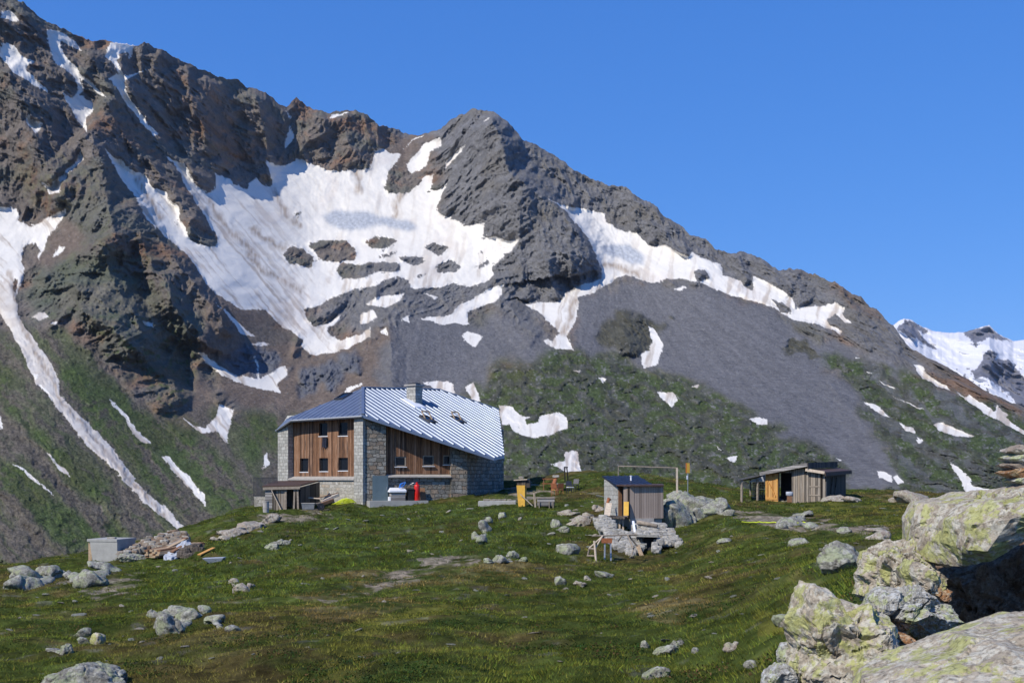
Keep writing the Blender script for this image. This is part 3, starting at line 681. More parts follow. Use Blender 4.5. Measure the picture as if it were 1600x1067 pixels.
def build_grass():
    px, PY, x, y, z = scatter_ground(118000, lambda px, PY, x, y: 0.35 + 0.65 * sstep(-.4, .3, fbm2(x / 2.6, y / 2.6, 3, .5, 21.0)), power=0.9)
    n = len(x); nb = 5
    a, b, bare, straw, moss, lush = heath_masks(px, PY, x, y)
    keep = (bare < .5) | (rng.random(n) < .12)
    px, PY, x, y, z, a, b, straw, moss, lush = [v[keep] for v in (px, PY, x, y, z, a, b, straw, moss, lush)]
    n = len(x)
    h = rng.uniform(.05, .12, n) * (1 + .5 * lush) * (0.7 + 0.5 * sstep(12, 50, y))
    col = np.stack([.108 + .055 * rng.random(n), .145 + .055 * rng.random(n), .026 + .014 * rng.random(n)], 1)
    dry = (sstep(.1, .65, a + .5 * b) * .5 + .8 * straw + .15 * rng.random(n) - .6 * lush)
    dry = np.clip(dry, 0, 1)[:, None]
    col = col * (1 - dry) + np.array([[.215, .160, .062]]) * (0.7 + 0.6 * rng.random((n, 1))) * dry
    col = col * (1 + .40 * np.clip(b, -.9, .9))[:, None]
    col = col * (1 - .5 * moss[:, None]) + np.array([[.19, .19, .04]]) * .5 * moss[:, None]
    col = col * rng.uniform(.4, 1.65, (n, 1)) * np.array([[1.05, .98, .82]])
    X = np.repeat(x, nb); Y = np.repeat(y, nb); Z = np.repeat(z, nb); H = np.repeat(h, nb) * rng.uniform(.6, 1.25, n * nb)
    N = n * nb
    ang = rng.uniform(0, 2 * np.pi, N); rad = rng.uniform(0, .09, N) * (1 + np.repeat(y, nb) / 60)
    bx = X + np.cos(ang) * rad; by = Y + np.sin(ang) * rad
    ln = rng.uniform(.4, 1.3, N) * H
    w = np.maximum(.006, Y * .00030) * rng.uniform(.7, 1.3, N)
    ta = ang + rng.normal(0, .5, N)
    tx = bx + np.cos(ta) * ln; ty = by + np.sin(ta) * ln
    wa = rng.uniform(0, np.pi, N)
    wx, wy = np.cos(wa) * w, np.sin(wa) * w * .4
    zb = Z - .02
    V = np.stack([np.stack([bx - wx, by - wy, zb], 1), np.stack([bx + wx, by + wy, zb], 1), np.stack([tx, ty, zb + H], 1)], 1).reshape(-1, 3)
    C = np.repeat(np.repeat(col, nb, 0) * rng.uniform(.55, 1.4, (N, 1)), 3, 0)
    C = np.concatenate([C, np.ones((len(C), 1))], 1)
    Fc = np.arange(N * 3).reshape(-1, 3)
    link('grass', mesh_from_arrays('grass', V, Fc, leaf_mat('grass blades'), False, C), kind='stuff', label='olive green and straw coloured grass tufts growing over the shoulder', category='grass')

def build_shrubs():
    def dens(px, PY, x, y):
        k = fbm2(x / 3.2, y / 3.6, 4, .55, 33.0)
        lush = np.zeros(px.shape)
        for p in LUSH: lush = np.maximum(lush, in_poly(px, PY, p))
        return np.clip(sstep(.05, .25, k + .30 * lush - .12), 0, 1)
    px, PY, x, y, z = scatter_ground(28000, dens, power=.8)
    n = len(x); nb = 22
    lush = np.zeros(n)
    for p in LUSH: lush = np.maximum(lush, in_poly(px, PY, p))
    N = n * nb
    s = rng.uniform(.10, .27, n) * (0.75 + .45 * sstep(12, 60, y)) * (1 + .8 * lush * rng.random(n))
    X = np.repeat(x, nb); Y = np.repeat(y, nb); Z = np.repeat(z, nb); S = np.repeat(s, nb)
    d = rng.normal(size=(N, 3)); d /= np.linalg.norm(d, axis=1)[:, None]; d[:, 2] = np.abs(d[:, 2])
    rr = rng.uniform(.6, 1.05, N)[:, None]
    c = np.stack([X, Y, Z - .03], 1) + d * rr * S[:, None] * np.array([[1.25, 1.25, .8]])
    t = np.cross(d, rng.normal(size=(N, 3))); t /= np.linalg.norm(t, axis=1)[:, None] + 1e-9
    q = np.cross(d, t)
    ls = (np.maximum(.018, Y * .00045) * rng.uniform(.7, 1.4, N))[:, None]
    V = np.stack([c - t * ls, c - q * ls * .5 + d * ls * .3, c + t * ls + d * ls * .4, c + q * ls * .5], 1).reshape(-1, 3)
    red = (rng.random(n) < .18) & (fbm2(x / 5, y / 5, 3, .5, 44.) > -.05)
    base = np.stack([.030 + .022 * rng.random(n), .056 + .03 * rng.random(n), .014 + .010 * rng.random(n)], 1)
    base[red] = np.array([.115, .070, .034]) * rng.uniform(.8, 1.3, (red.sum(), 1))
    C = np.repeat(np.repeat(base, nb, 0) * rng.uniform(.45, 1.5, (N, 1)), 4, 0)
    C = np.concatenate([C, np.ones((len(C), 1))], 1)
    link('dwarf_shrubs', mesh_from_arrays('dwarf_shrubs', V, np.arange(N * 4).reshape(-1, 4), leaf_mat('shrub leaves'), False, C), kind='stuff', label='dark green and rusty dwarf shrubs matted over the shoulder', category='undergrowth')
build_grass()
build_shrubs()

# ------------------------------------------------------------------ solid building blocks
class MB:
    """collects shapes, then links them as one mesh object"""
    def __init__(self): self.v = []; self.f = []
    def add(self, vs, fs):
        b = len(self.v); self.v += [tuple(p) for p in vs]; self.f += [tuple(b + i for i in f) for f in fs]
        return self
    def hexa(self, lo, hi):
        """eight corners: lower four and upper four, both counter-clockwise from above"""
        return self.add(list(lo) + list(hi), [(3, 2, 1, 0), (4, 5, 6, 7), (0, 1, 5, 4), (1, 2, 6, 5), (2, 3, 7, 6), (3, 0, 4, 7)])
    def box(self, x0, x1, y0, y1, z0, z1):
        return self.hexa([(x0, y0, z0), (x1, y0, z0), (x1, y1, z0), (x0, y1, z0)], [(x0, y0, z1), (x1, y0, z1), (x1, y1, z1), (x0, y1, z1)])
    def beam(self, a, b, w, h=None, up=(0, 0, 1)):
        a = Vector(a); b = Vector(b); d = (b - a).normalized(); h = h or w
        u = Vector(up)
        if abs(d.dot(u)) > .95: u = Vector((1, 0, 0))
        s = d.cross(u).normalized(); t = s.cross(d)
        c = lambda p, i, j: p + s * (i * w / 2) + t * (j * h / 2)
        return self.hexa([c(a, -1, -1), c(a, 1, -1), c(b, 1, -1), c(b, -1, -1)], [c(a, -1, 1), c(a, 1, 1), c(b, 1, 1), c(b, -1, 1)])
    def tube(self, pts, r, n=8, cap=True):
        pts = [Vector(p) for p in pts]; rs = r if isinstance(r, (list, tuple)) else [r] * len(pts)
        ring = []
        for k, p in enumerate(pts):
            d = (pts[min(k + 1, len(pts) - 1)] - pts[max(k - 1, 0)]).normalized()
            u = Vector((0, 0, 1)) if abs(d.z) < .9 else Vector((1, 0, 0))
            s = d.cross(u).normalized(); t = s.cross(d)
            ring.append([p + (s * math.cos(i * 2 * math.pi / n) + t * math.sin(i * 2 * math.pi / n)) * rs[k] for i in range(n)])
        vs = [p for q in ring for p in q]; fs = []
        for k in range(len(pts) - 1):
            for i in range(n):
                fs.append((k * n + i, k * n + (i + 1) % n, (k + 1) * n + (i + 1) % n, (k + 1) * n + i))
        if cap: fs += [tuple(range(n))[::-1], tuple((len(pts) - 1) * n + i for i in range(n))]
        return self.add(vs, fs)
    def lathe(self, prof, n=20, c=(0, 0, 0)):
        vs = [(c[0] + r * math.cos(i * 2 * math.pi / n), c[1] + r * math.sin(i * 2 * math.pi / n), c[2] + z) for r, z in prof for i in range(n)]
        fs = [(k * n + i, k * n + (i + 1) % n, (k + 1) * n + (i + 1) % n, (k + 1) * n + i) for k in range(len(prof) - 1) for i in range(n)]
        fs += [tuple(range(n))[::-1], tuple((len(prof) - 1) * n + i for i in range(n))]
        return self.add(vs, fs)
    def slab(self, pts, down):
        """a polygon thickened by the vector down"""
        n = len(pts); down = Vector(down)
        a = [Vector(p) for p in pts]; b = [p + down for p in a]
        return self.add(a + b, [tuple(range(n)), tuple(range(2 * n - 1, n - 1, -1))] + [(i, n + i, n + (i + 1) % n, (i + 1) % n) for i in range(n)])
    def stone(self, c, s, seed, sub=1):
        """an angular stone"""
        r = random.Random(seed)
        bm = bmesh.new(); bmesh.ops.create_icosphere(bm, subdivisions=sub, radius=1)
        rot = Matrix.Rotation(r.uniform(0, 6.28), 3, Vector((r.uniform(-1, 1), r.uniform(-1, 1), r.uniform(-.3, 1) + .01)).normalized())
        vs = []
        for v in bm.verts:
            p = rot @ v.co
            p = Vector((max(-.72, min(.72, p.x)), max(-.72, min(.72, p.y)), max(-.66, min(.66, p.z)))) * 1.35
            p *= r.uniform(.88, 1.1)
            vs.append((c[0] + p.x * s[0], c[1] + p.y * s[1], c[2] + p.z * s[2]))
        fs = [tuple(v.index for v in f.verts) for f in bm.faces]
        bm.free()
        return self.add(vs, fs)
    def build(self, name, mat, parent=None, frame=None, smooth=False, bevel=0, **props):
        me = bpy.data.meshes.new(name)
        frame = frame or Matrix.Identity(4)
        v = self.v
        me.from_pydata([tuple(p) for p in v], [], self.f)
        bm = bmesh.new(); bm.from_mesh(me); bmesh.ops.recalc_face_normals(bm, faces=bm.faces)
        if bevel: bmesh.ops.bevel(bm, geom=list(bm.edges), offset=bevel, segments=1, affect='EDGES', clamp_overlap=True)
        bm.to_mesh(me); bm.free()
        if smooth: me.polygons.foreach_set('use_smooth', [True] * len(me.polygons))
        me.materials.append(mat)
        o = link(name, me, parent, **props)
        o.matrix_basis = (world_of(parent).inverted() @ frame) if parent else frame
        return o

def world_of(o):
    return (world_of(o.parent) @ o.matrix_basis) if o.parent else o.matrix_basis.copy()

def thing(name, label, cat, loc, group=None):
    o = bpy.data.objects.new(name, None); COL.objects.link(o)
    o.empty_display_size = 0.3
    o.matrix_basis = Matrix.Translation(Vector(loc))
    o['label'] = label; o['category'] = cat
    if group: o['group'] = group
    return o

def frame_of(o, x):
    """local frame: X along x (made level), Y to its left, Z up"""
    x = Vector((x[0], x[1], 0)).normalized(); y = Vector((-x.y, x.x, 0)); z = Vector((0, 0, 1))
    return Matrix(((x.x, y.x, z.x, o[0]), (x.y, y.y, z.y, o[1]), (x.z, y.z, z.z, o[2]), (0, 0, 0, 1)))

class Facade:
    """an upright wall plane between two directions of the photograph; s runs to the right along it, n into the building"""
    def __init__(self, pxa, da, pxb, db, z0):
        a = at(pxa, HY, da); b = at(pxb, HY, db)
        a.z = z0; b.z = z0
        self.m = frame_of(a, b - a); self.len = (b - a).length
        self.o = a; self.x = Vector(self.m.col[0][:3]); self.y = Vector(self.m.col[1][:3])
    def sz(self, px, py, n=0.0):
        d = Vector(((px - CX) / F, 1, (HY - py) / F))
        t = (self.o.dot(self.y) + n) / d.dot(self.y)
        p = d * t - self.o
        return p.dot(self.x), p.z
    def s(self, px, n=0.0): return self.sz(px, HY, n)[0]
    def z(self, px, py, n=0.0): return self.sz(px, py, n)[1]
    def xy(self, s, n):
        p = self.o + self.x * s + self.y * n
        return p.x, p.y
    def prism(self, mb, s0, s1, n0, n1, z0, top):
        c = [(s0, n0), (s1, n0), (s1, n1), (s0, n1)]
        tp = (lambda s, n: top(*self.xy(s, n)) - self.o.z) if callable(top) else (lambda s, n: top)
        return mb.hexa([(s, n, z0) for s, n in c], [(s, n, tp(s, n)) for s, n in c])
    def pierced(self, mb, s0, s1, n0, n1, z0, top, holes):
        """a wall with rectangular openings (sa, za, sb, zb)"""
        xs = sorted({s0, s1} | {h[0] for h in holes} | {h[2] for h in holes})
        for a, b in zip(xs[:-1], xs[1:]):
            hs = sorted((h[1], h[3]) for h in holes if h[0] <= a + 1e-6 and h[2] >= b - 1e-6)
            z = z0
            for za, zb in hs:
                self.prism(mb, a, b, n0, n1, z, za); z = zb
            self.prism(mb, a, b, n0, n1, z, top)
        return mb

# ------------------------------------------------------------------ surfaces of built things
def plain(name, col, rough=.8, metal=0., var=.2, scale=6., bump=0.0, bscale=30., spec=.3):
    m, n, l, b = new_mat(name, rough, metal, spec)
    tc = n.new('ShaderNodeTexCoord')
    t = nd(n, 'ShaderNodeTexNoise', i_Scale=scale, i_Detail=6., i_Roughness=.65)
    l.new(tc.outputs['Object'], t.inputs['Vector'])
    r = ramp(n, [(.3, tuple(c * (1 - var) for c in col)), (.7, tuple(min(1, c * (1 + var)) for c in col))])
    l.new(t.outputs['Fac'], r.inputs['Fac']); l.new(r.outputs['Color'], b.inputs['Base Color'])
    if bump:
        t2 = nd(n, 'ShaderNodeTexNoise', i_Scale=bscale, i_Detail=5.)
        l.new(tc.outputs['Object'], t2.inputs['Vector'])
        bp = nd(n, 'ShaderNodeBump', i_Distance=bump, i_Strength=1.)
        l.new(t2.outputs['Fac'], bp.inputs['Height']); l.new(bp.outputs['Normal'], b.inputs['Normal'])
    return m

def boards(name, cols, width=.16, axis='X', grain=1.0, gap=.06):
    """boards laid side by side along one axis of the object, each with its own tone"""
    m, n, l, b = new_mat(name, .8, 0, .2)
    tc = n.new('ShaderNodeTexCoord'); sp = n.new('ShaderNodeSeparateXYZ'); l.new(tc.outputs['Object'], sp.inputs[0])
    q = nd(n, 'ShaderNodeMath', operation='DIVIDE'); l.new(sp.outputs[axis], q.inputs[0]); q.inputs[1].default_value = width
    fl = nd(n, 'ShaderNodeMath', operation='FLOOR'); l.new(q.outputs[0], fl.inputs[0])
    fr = nd(n, 'ShaderNodeMath', operation='FRACT'); l.new(q.outputs[0], fr.inputs[0])
    wn_ = nd(n, 'ShaderNodeTexWhiteNoise', noise_dimensions='1D'); l.new(fl.outputs[0], wn_.inputs['W'])
    mp = n.new('ShaderNodeMapping'); l.new(tc.outputs['Object'], mp.inputs['Vector'])
    sc = {'X': (9, 9, .7), 'Z': (.7, 9, 9), 'Y': (9, 9, .7)}[axis]
    mp.inputs['Scale'].default_value = sc
    va = nd(n, 'ShaderNodeVectorMath', operation='ADD'); l.new(mp.outputs[0], va.inputs[0]); l.new(wn_.outputs['Color'], va.inputs[1])
    t = nd(n, 'ShaderNodeTexNoise', i_Scale=1.6, i_Detail=7., i_Roughness=.65); l.new(va.outputs[0], t.inputs['Vector'])
    ad = nd(n, 'ShaderNodeMath', operation='ADD'); l.new(wn_.outputs['Value'], ad.inputs[0])
    ml = nd(n, 'ShaderNodeMath', operation='MULTIPLY_ADD'); l.new(t.outputs['Fac'], ml.inputs[0]); ml.inputs[1].default_value = 1.7 * grain; ml.inputs[2].default_value = -.85 * grain
    l.new(ml.outputs[0], ad.inputs[1])
    k = len(cols)
    r = ramp(n, [(i / max(1, k - 1), c) for i, c in enumerate(cols)]); l.new(ad.outputs[0], r.inputs['Fac'])
    g = nd(n, 'ShaderNodeMath', operation='PINGPONG'); l.new(fr.outputs[0], g.inputs[0]); g.inputs[1].default_value = .5
    lt = nd(n, 'ShaderNodeMath', operation='LESS_THAN'); l.new(g.outputs[0], lt.inputs[0]); lt.inputs[1].default_value = gap
    l.new(mixc(n, l, lt.outputs[0], r.outputs['Color'], (.018, .014, .011)), b.inputs['Base Color'])
    bp = nd(n, 'ShaderNodeBump', i_Distance=.015, i_Strength=.8); l.new(t.outputs['Fac'], bp.inputs['Height']); l.new(bp.outputs['Normal'], b.inputs['Normal'])
    return m

def masonry(name, cols, w=.5, h=.26, warp=.08, mortar=(.12, .115, .10), msize=.016, bump=.04):
    """coursed rubble: uneven courses of stones along the wall, each with its own tone"""
    m, n, l, b = new_mat(name, .9, 0, .15)
    tc = n.new('ShaderNodeTexCoord'); sp = n.new('ShaderNodeSeparateXYZ'); l.new(tc.outputs['Object'], sp.inputs[0])
    su = nd(n, 'ShaderNodeMath', operation='ADD'); l.new(sp.outputs['X'], su.inputs[0]); l.new(sp.outputs['Y'], su.inputs[1])
    cb = n.new('ShaderNodeCombineXYZ'); l.new(su.outputs[0], cb.inputs['X']); l.new(sp.outputs['Z'], cb.inputs['Y'])
    dn = nd(n, 'ShaderNodeTexNoise', i_Scale=1.3 / w, i_Detail=3.); l.new(tc.outputs['Object'], dn.inputs['Vector'])
    ds = nd(n, 'ShaderNodeVectorMath', operation='MULTIPLY_ADD'); l.new(dn.outputs['Color'], ds.inputs[0]); ds.inputs[1].default_value = (warp * 3.5, warp * 2.2, 0); l.new(cb.outputs[0], ds.inputs[2])
    br = nd(n, 'ShaderNodeTexBrick', offset=.5, squash=.62, squash_frequency=3, offset_frequency=2)
    l.new(ds.outputs[0], br.inputs['Vector'])
    br.inputs['Scale'].default_value = 1.0; br.inputs['Brick Width'].default_value = w; br.inputs['Row Height'].default_value = h
    br.inputs['Mortar Size'].default_value = msize; br.inputs['Mortar Smooth'].default_value = .4
    br.inputs['Color1'].default_value = (0, 0, 0, 1); br.inputs['Color2'].default_value = (1, 1, 1, 1); br.inputs['Mortar'].default_value = (.5, .5, .5, 1)
    k = len(cols)
    r = ramp(n, [(i / (k - 1), c) for i, c in enumerate(cols)]); l.new(br.outputs['Color'], r.inputs['Fac'])
    t = nd(n, 'ShaderNodeTexNoise', i_Scale=6., i_Detail=8., i_Roughness=.72); l.new(tc.outputs['Object'], t.inputs['Vector'])
    r2 = ramp(n, [(.3, (.62,) * 3), (.7, (1.30,) * 3)]); l.new(t.outputs['Fac'], r2.inputs['Fac'])
    c = mixc(n, l, 1., r.outputs['Color'], r2.outputs['Color'], 'MULTIPLY')
    l.new(mixc(n, l, br.outputs['Fac'], c, mortar), b.inputs['Base Color'])
    iv = nd(n, 'ShaderNodeMath', operation='MULTIPLY_ADD'); l.new(br.outputs['Fac'], iv.inputs[0]); iv.inputs[1].default_value = -1.; l.new(t.outputs['Fac'], iv.inputs[2])
    bp = nd(n, 'ShaderNodeBump', i_Distance=bump, i_Strength=1.); l.new(iv.outputs[0], bp.inputs['Height']); l.new(bp.outputs['Normal'], b.inputs['Normal'])
    return m

def lichen_rock(name, base, base2, lich=(.36, .38, .10), amount=.5, scale=1.0, pale=(.36, .36, .32), bump=.03):
    m, n, l, b = new_mat(name, .9, 0, .2)
    tc = n.new('ShaderNodeTexCoord')
    def noise(s, d=8., ro=.65, loc=0.):
        mp = n.new('ShaderNodeMapping'); l.new(tc.outputs['Object'], mp.inputs['Vector']); mp.inputs['Location'].default_value = (loc, loc * .7, -loc)
        t = nd(n, 'ShaderNodeTexNoise', i_Scale=s * scale, i_Detail=d, i_Roughness=ro); l.new(mp.outputs[0], t.inputs['Vector']); return t
    t1 = noise(1.6); r1 = ramp(n, [(.35, base), (.62, base2)]); l.new(t1.outputs['Fac'], r1.inputs['Fac'])
    t2 = noise(5., 9., .75, 3.); r2 = ramp(n, [(.49, (0,) * 3), (.55, (1,) * 3)]); l.new(t2.outputs['Fac'], r2.inputs['Fac'])
    c = mixc(n, l, r2.outputs['Color'], r1.outputs['Color'], pale)
    t3 = noise(2.3, 10., .72, 7.); r3 = ramp(n, [(.585 - .13 * amount, (0,) * 3), (.615 - .12 * amount, (min(1, amount * 1.25),) * 3)]); l.new(t3.outputs['Fac'], r3.inputs['Fac'])
    c = mixc(n, l, r3.outputs['Color'], c, lich)
    t4 = noise(14., 6., .7, 1.); r4 = ramp(n, [(.32, (.38,) * 3), (.52, (1.08,) * 3)]); l.new(t4.outputs['Fac'], r4.inputs['Fac'])
    c = mixc(n, l, 1., c, r4.outputs['Color'], 'MULTIPLY')
    l.new(c, b.inputs['Base Color'])
    bp0 = nd(n, 'ShaderNodeBump', i_Distance=bump * 2.5, i_Strength=1.); l.new(noise(4., 8., .62, 5.).outputs['Fac'], bp0.inputs['Height'])
    bp = nd(n, 'ShaderNodeBump', i_Distance=bump, i_Strength=1.); l.new(noise(20., 6., .7, 2.).outputs['Fac'], bp.inputs['Height'])
    l.new(bp0.outputs['Normal'], bp.inputs['Normal']); l.new(bp.outputs['Normal'], b.inputs['Normal'])
    return m

M = dict(
 stone=masonry('rubble masonry', [(.15, .142, .12), (.26, .245, .21), (.34, .32, .275), (.29, .215, .15), (.20, .195, .175)], .56, .30, .15, (.085, .08, .07), .022, .07),
 blockwork=masonry('dressed stone', [(.31, .30, .265), (.38, .37, .33), (.44, .43, .385), (.35, .33, .29)], .44, .25, .025, (.20, .19, .17), .012, .02),
 palestone=masonry('pale pointed stone', [(.30, .28, .235), (.40, .375, .32), (.46, .44, .39), (.36, .29, .21)], .42, .24, .12, (.38, .36, .31), .02, .03),
 cladding=boards('brown weathered cladding', [(.075, .042, .028), (.17, .085, .045), (.24, .125, .068), (.34, .20, .125), (.13, .08, .055)], .155),
 greyboards=boards('grey weathered boards', [(.11, .095, .078), (.22, .19, .155), (.33, .285, .23), (.26, .21, .155)], .17),
 greylap=boards('grey horizontal boards', [(.17, .16, .15), (.27, .255, .24), (.35, .33, .31)], .2, 'Z'),
 larch=boards('new larch boards', [(.25, .195, .155), (.32, .255, .205), (.38, .305, .25)], .14, 'X', .5, .035),
 orangeboards=boards('orange new boards', [(.34, .16, .045), (.50, .26, .08), (.62, .36, .13)], .13),
 darkboards=boards('dark old and shaded boards', [(.05, .042, .035), (.09, .075, .06), (.14, .115, .09)], .16),  # dark tone also stands in for shade on right-facing sides
 wood=plain('weathered timber', (.27, .225, .175), .85, 0, .35, 7., .01),
 palewood=plain('pale new timber', (.52, .43, .33), .8, 0, .2, 8., .005),
 brownwood=plain('brown timber', (.20, .105, .055), .8, 0, .35, 7., .01),
 redwood=plain('reddish timber', (.30, .11, .05), .8, 0, .3, 9., .01),
 orange=plain('orange timber', (.52, .27, .075), .75, 0, .2, 8.),
 yellow=plain('yellow ply', (.62, .36, .055), .7, 0, .15, 5.),
 concrete=plain('pale concrete', (.34, .335, .31), .92, 0, .14, 2.5, .01, 14.),
 ledge=plain('ledge concrete', (.36, .335, .30), .9, 0, .2, 4., .01),
 glass=plain('window glass', (.008, .010, .014), .05, 0, .1, 2., spec=.18),
 white=plain('white paint', (.74, .75, .77), .5, 0, .06, 3.),
 paledoor=plain('grey blue door paint', (.105, .15, .17), .55, 0, .12, 2.),
 black=plain('black plastic', (.018, .018, .02), .6, 0, .3, 5.),  # also fills dark openings as painted shade
 darkmetal=plain('dark metal', (.07, .07, .075), .5, .6, .2, 6.),
 steel=plain('galvanised steel', (.36, .37, .38), .45, .7, .2, 6.),
 red=plain('red enamel', (.58, .016, .012), .35, 0, .08, 3., spec=.5),
 blue=plain('blue plastic', (.03, .17, .55), .5, 0, .2, 6.),
 lime=plain('lime hose', (.52, .60, .03), .5, 0, .12, 9.),
 navyroof=plain('dark blue sheet roof', (.020, .026, .048), .45, .3, .25, 3.),
 rustroof=plain('brown sheet roof', (.085, .052, .038), .7, .2, .3, 4.),
 feltroof=plain('grey felt roof', (.20, .19, .175), .9, 0, .3, 3., .01),
 tarp=plain('pale tarpaulin', (.36, .385, .43), .5, 0, .15, 3.),
 osb=plain('chipboard', (.40, .29, .18), .85, 0, .25, 14.),
 cloth=plain('dark cloth', (.03, .035, .055), .95, 0, .3, 10.),
 gravelstone=plain('broken stone', (.36, .345, .315), .9, 0, .38, 3.2, .012, 18.),
 rubble=plain('rubble brown stone', (.30, .235, .175), .9, 0, .5, 4.5, .012, 18.),
)
def island_stone(name, cols):
    """loose stones in one heap, each stone with its own tone"""
    m, n, l, b = new_mat(name, .9, 0, .15)
    g = n.new('ShaderNodeNewGeometry'); r = ramp(n, [(i / (len(cols) - 1), c) for i, c in enumerate(cols)]); l.new(g.outputs['Random Per Island'], r.inputs['Fac'])
    tc = n.new('ShaderNodeTexCoord'); t = nd(n, 'ShaderNodeTexNoise', i_Scale=9., i_Detail=7., i_Roughness=.7); l.new(tc.outputs['Object'], t.inputs['Vector'])
    r2 = ramp(n, [(.3, (.6,) * 3), (.7, (1.3,) * 3)]); l.new(t.outputs['Fac'], r2.inputs['Fac'])
    l.new(mixc(n, l, 1., r.outputs['Color'], r2.outputs['Color'], 'MULTIPLY'), b.inputs['Base Color'])
    bp = nd(n, 'ShaderNodeBump', i_Distance=.02, i_Strength=1.); l.new(t.outputs['Fac'], bp.inputs['Height']); l.new(bp.outputs['Normal'], b.inputs['Normal'])
    return m
M['gravelstone'] = island_stone('broken stone', [(.20, .19, .165), (.36, .345, .31), (.28, .27, .235), (.42, .40, .355), (.31, .275, .22)])
M['rubble'] = island_stone('rubble brown stone', [(.14, .09, .058), (.26, .20, .145), (.38, .36, .31), (.20, .13, .08), (.30, .265, .21), (.17, .16, .145)])
def roof_metal():
    m, n, l, b = new_mat('ribbed roof metal', .54, .9, .5)
    tc = n.new('ShaderNodeTexCoord'); t = nd(n, 'ShaderNodeTexNoise', i_Scale=1.2, i_Detail=5.); l.new(tc.outputs['Object'], t.inputs['Vector'])
    r = ramp(n, [(.3, (.26, .295, .36)), (.7, (.33, .365, .42))]); l.new(t.outputs['Fac'], r.inputs['Fac']); l.new(r.outputs['Color'], b.inputs['Base Color'])
    return m
M['roof'] = roof_metal()

# ------------------------------------------------------------------ the mountain hut
def plane3(a, b, c):
    n = (b - a).cross(c - a).normalized()
    if n.z < 0: n = -n
    return n, n.dot(a)
def on_plane(pl, px, py):
    d = Vector(((px - CX) / F, 1, (HY - py) / F)); return d * (pl[1] / d.dot(pl[0]))
def plane_z(pl, x, y): return (pl[1] - pl[0].x * x - pl[0].y * y) / pl[0].z

def ribs(mb, poly, pl, pitch, h, w):
    """raised ribs running down the fall line of a planar roof, clipped to its outline"""
    n = pl[0]; fall = Vector((0, 0, -1)) - n * n.dot(Vector((0, 0, -1))); fall.normalize()
    ac = n.cross(fall).normalized(); o = poly[0]
    q = [((p - o).dot(ac), (p - o).dot(fall)) for p in poly]
    a0, a1 = min(t[0] for t in q), max(t[0] for t in q)
    k = a0 + pitch * .4
    while k < a1:
        xs = []
        for (x0, y0), (x1, y1) in zip(q, q[1:] + q[:1]):
            if (x0 - k) * (x1 - k) < 0: xs.append(y0 + (y1 - y0) * (k - x0) / (x1 - x0))
        xs.sort()
        if len(xs) == 2 and xs[1] - xs[0] > .2:
            A = o + ac * k + fall * xs[0]; B = o + ac * k + fall * (xs[1] + .02)
            c = lambda p, i, hh: p + ac * i + n * hh
            mb.hexa([c(A, -w, .002), c(A, w, .002), c(B, w, .002), c(B, -w, .002)], [c(A, -w * .35, h), c(A, w * .35, h), c(B, w * .35, h), c(B, -w * .35, h)])
        k += pitch

